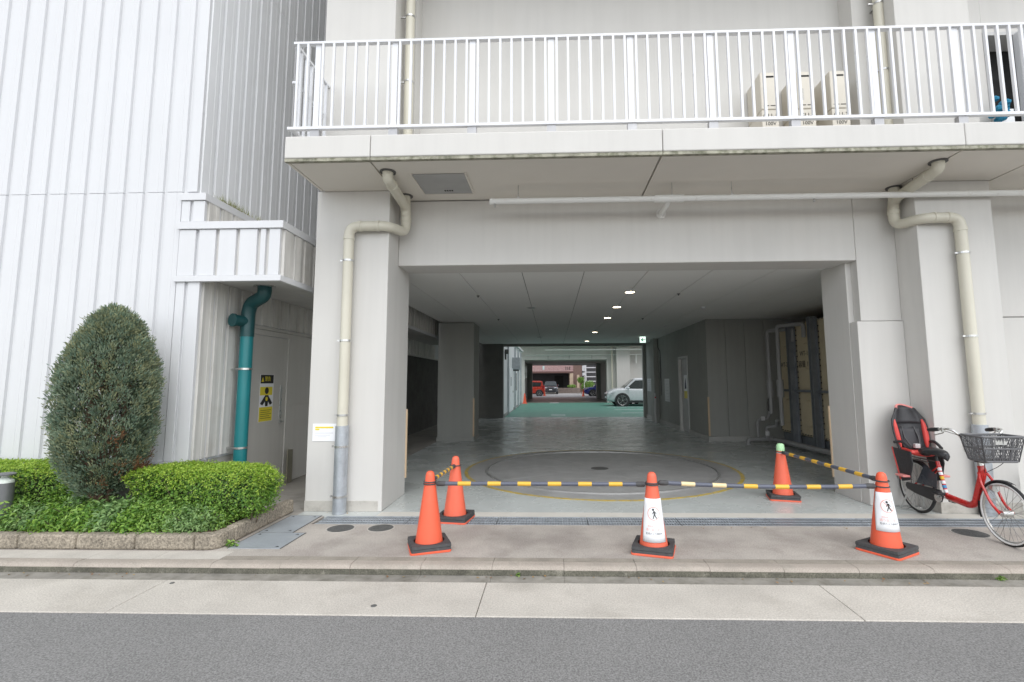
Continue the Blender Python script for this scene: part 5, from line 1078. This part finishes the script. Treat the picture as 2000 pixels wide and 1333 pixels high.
# ------------------------------------------------------------------ far brick building
def brickmat():
    m = bpy.data.materials.new('pink_brick'); m.use_nodes = True; n = m.node_tree.nodes; L = m.node_tree.links
    b = n['Principled BSDF']; b.inputs['Roughness'].default_value = .85; t = n.new('ShaderNodeTexBrick'); tc = n.new('ShaderNodeTexCoord'); mp = n.new('ShaderNodeMapping'); mp.inputs['Rotation'].default_value = (R(90), 0, 0)
    L.new(tc.outputs['Object'], mp.inputs[0]); L.new(mp.outputs[0], t.inputs['Vector']); t.inputs['Color1'].default_value = (.36, .20, .19, 1); t.inputs['Color2'].default_value = (.22, .10, .11, 1); t.inputs['Mortar'].default_value = (.4, .35, .33, 1); t.inputs['Scale'].default_value = 3.2; t.inputs['Mortar Size'].default_value = .03
    L.new(t.outputs[0], b.inputs['Base Color']); return m
bk = thing('brick_building', 'pink brick building with dark garage opening beyond the far street', 'building', (0, 66, 0))
bm_ = brickmat(); tb = M('tan_stone', (.42, .33, .25), .8)
def kb_(name, mat, *bx, lab=None): return bp(name, mat, *bx, bev=0, parent=bk)
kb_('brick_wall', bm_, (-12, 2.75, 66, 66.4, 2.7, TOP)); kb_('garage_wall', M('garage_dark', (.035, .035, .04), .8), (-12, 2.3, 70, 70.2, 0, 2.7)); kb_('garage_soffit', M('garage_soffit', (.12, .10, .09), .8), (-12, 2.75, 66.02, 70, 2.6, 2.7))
kb_('fascia', M('brown_fascia', (.10, .05, .045), .6), (-12, 2.75, 65.95, 66, 2.55, 2.78)); kb_('side_wall', tb, (2.3, 2.75, 66, 70, 0, 2.6)); kb_('garage_door', dark, (.3, 1.5, 69.9, 70, 0, 2.2))
for x in (1.75, 2.0, 2.25): kb_('vent_slot', dark, (x, x+.1, 65.99, 66.01, 2.95, 3.4))
w = kb_('window', M('pale_window', (.4, .5, .5), .2), (-1.3, -1.05, 65.98, 66.02, 3.0, 3.5))
kb_('stone_pier', tb, (3.2, 3.5, 65, 65.5, 0, 2.3)); kb_('brown_pillar', M('brown_tile', (.14, .085, .07), .6, .2, 8), (2.755, 3.9, 66.01, 66.6, 0, TOP)); 
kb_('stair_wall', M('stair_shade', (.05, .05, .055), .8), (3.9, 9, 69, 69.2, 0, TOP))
for z in (1.4, 2.0, 2.6, 3.2, 3.8): kb_('stair_rail', M('pale_rail', (.5, .5, .52), .5), (4.3, 8, 66.2, 66.3, z, z+.12))
kb_('stair_post', M('pale_rail', (.5, .5, .52), .5), (4.35, 4.5, 66.1, 66.2, 0, 4.5)); kb_('stair_post', M('pale_rail', (.5, .5, .52), .5), (6.2, 6.35, 66.1, 66.2, 0, 4.5))
lw = thing('low_wall', 'low brown block wall beyond the dark grey car', 'wall', (1.9, 62.2, 0))
for k in range(6):
    for j in range(2): obj('block', G().box(.4+.5*k, .89+.5*k, 62.0, 62.3, .33*j, .33*j+.32), M('brown_block', (.20, .16, .14), .9, .15, 5), lw, bev=.01)
t = thing('street_sign', 'white round-cornered sign on a pole at the far exit', 'sign', (3.5, 55, 0)); obj('pole', G().cyl((3.5, 55, 0), (3.5, 55, 3.3), .03, 8), steel, t); obj('panel', G().box(3.28, 3.62, 54.95, 54.97, 2.6, 3.2).box(3.3, 3.6, 54.95, 54.97, 2.1, 2.4), paper, t, bev=.01)
for i, (x, y, r, z) in enumerate(((3.35, 58.5, .45, 1.6), (4.3, 58.8, .7, 1.0), (2.4, 62.6, .5, .85), (3.9, 60, .55, .8))):
    t = thing('street_shrub', ['slim potted green shrub at the far exit left of the blue car', 'leafy green bush behind the blue car', 'low clipped shrub above the block wall', 'green bush between the stone pier and the blue car'][i], 'shrub', (x, y, 0), group='shrubs across the far street')
    n = 1800; q = rng.normal(0, 1, (n, 3)); q /= np.linalg.norm(q, axis=1)[:, None]; rr_ = rng.uniform(.5, 1.05, n)*(1+.2*noise3(q, 4, i))
    leaves(np.array([x, y, z])+q*np.array([r, r*.7, r*(.8 if i != 2 else .35)])*rr_[:, None], q+np.array([0, -.2, .5]), .12, leafd, 'foliage', t, .5, .6)
    obj('stem', G().cyl((x, y, 0), (x, y, z), .04, 6), wood, t)
bpy.context.view_layer.update()
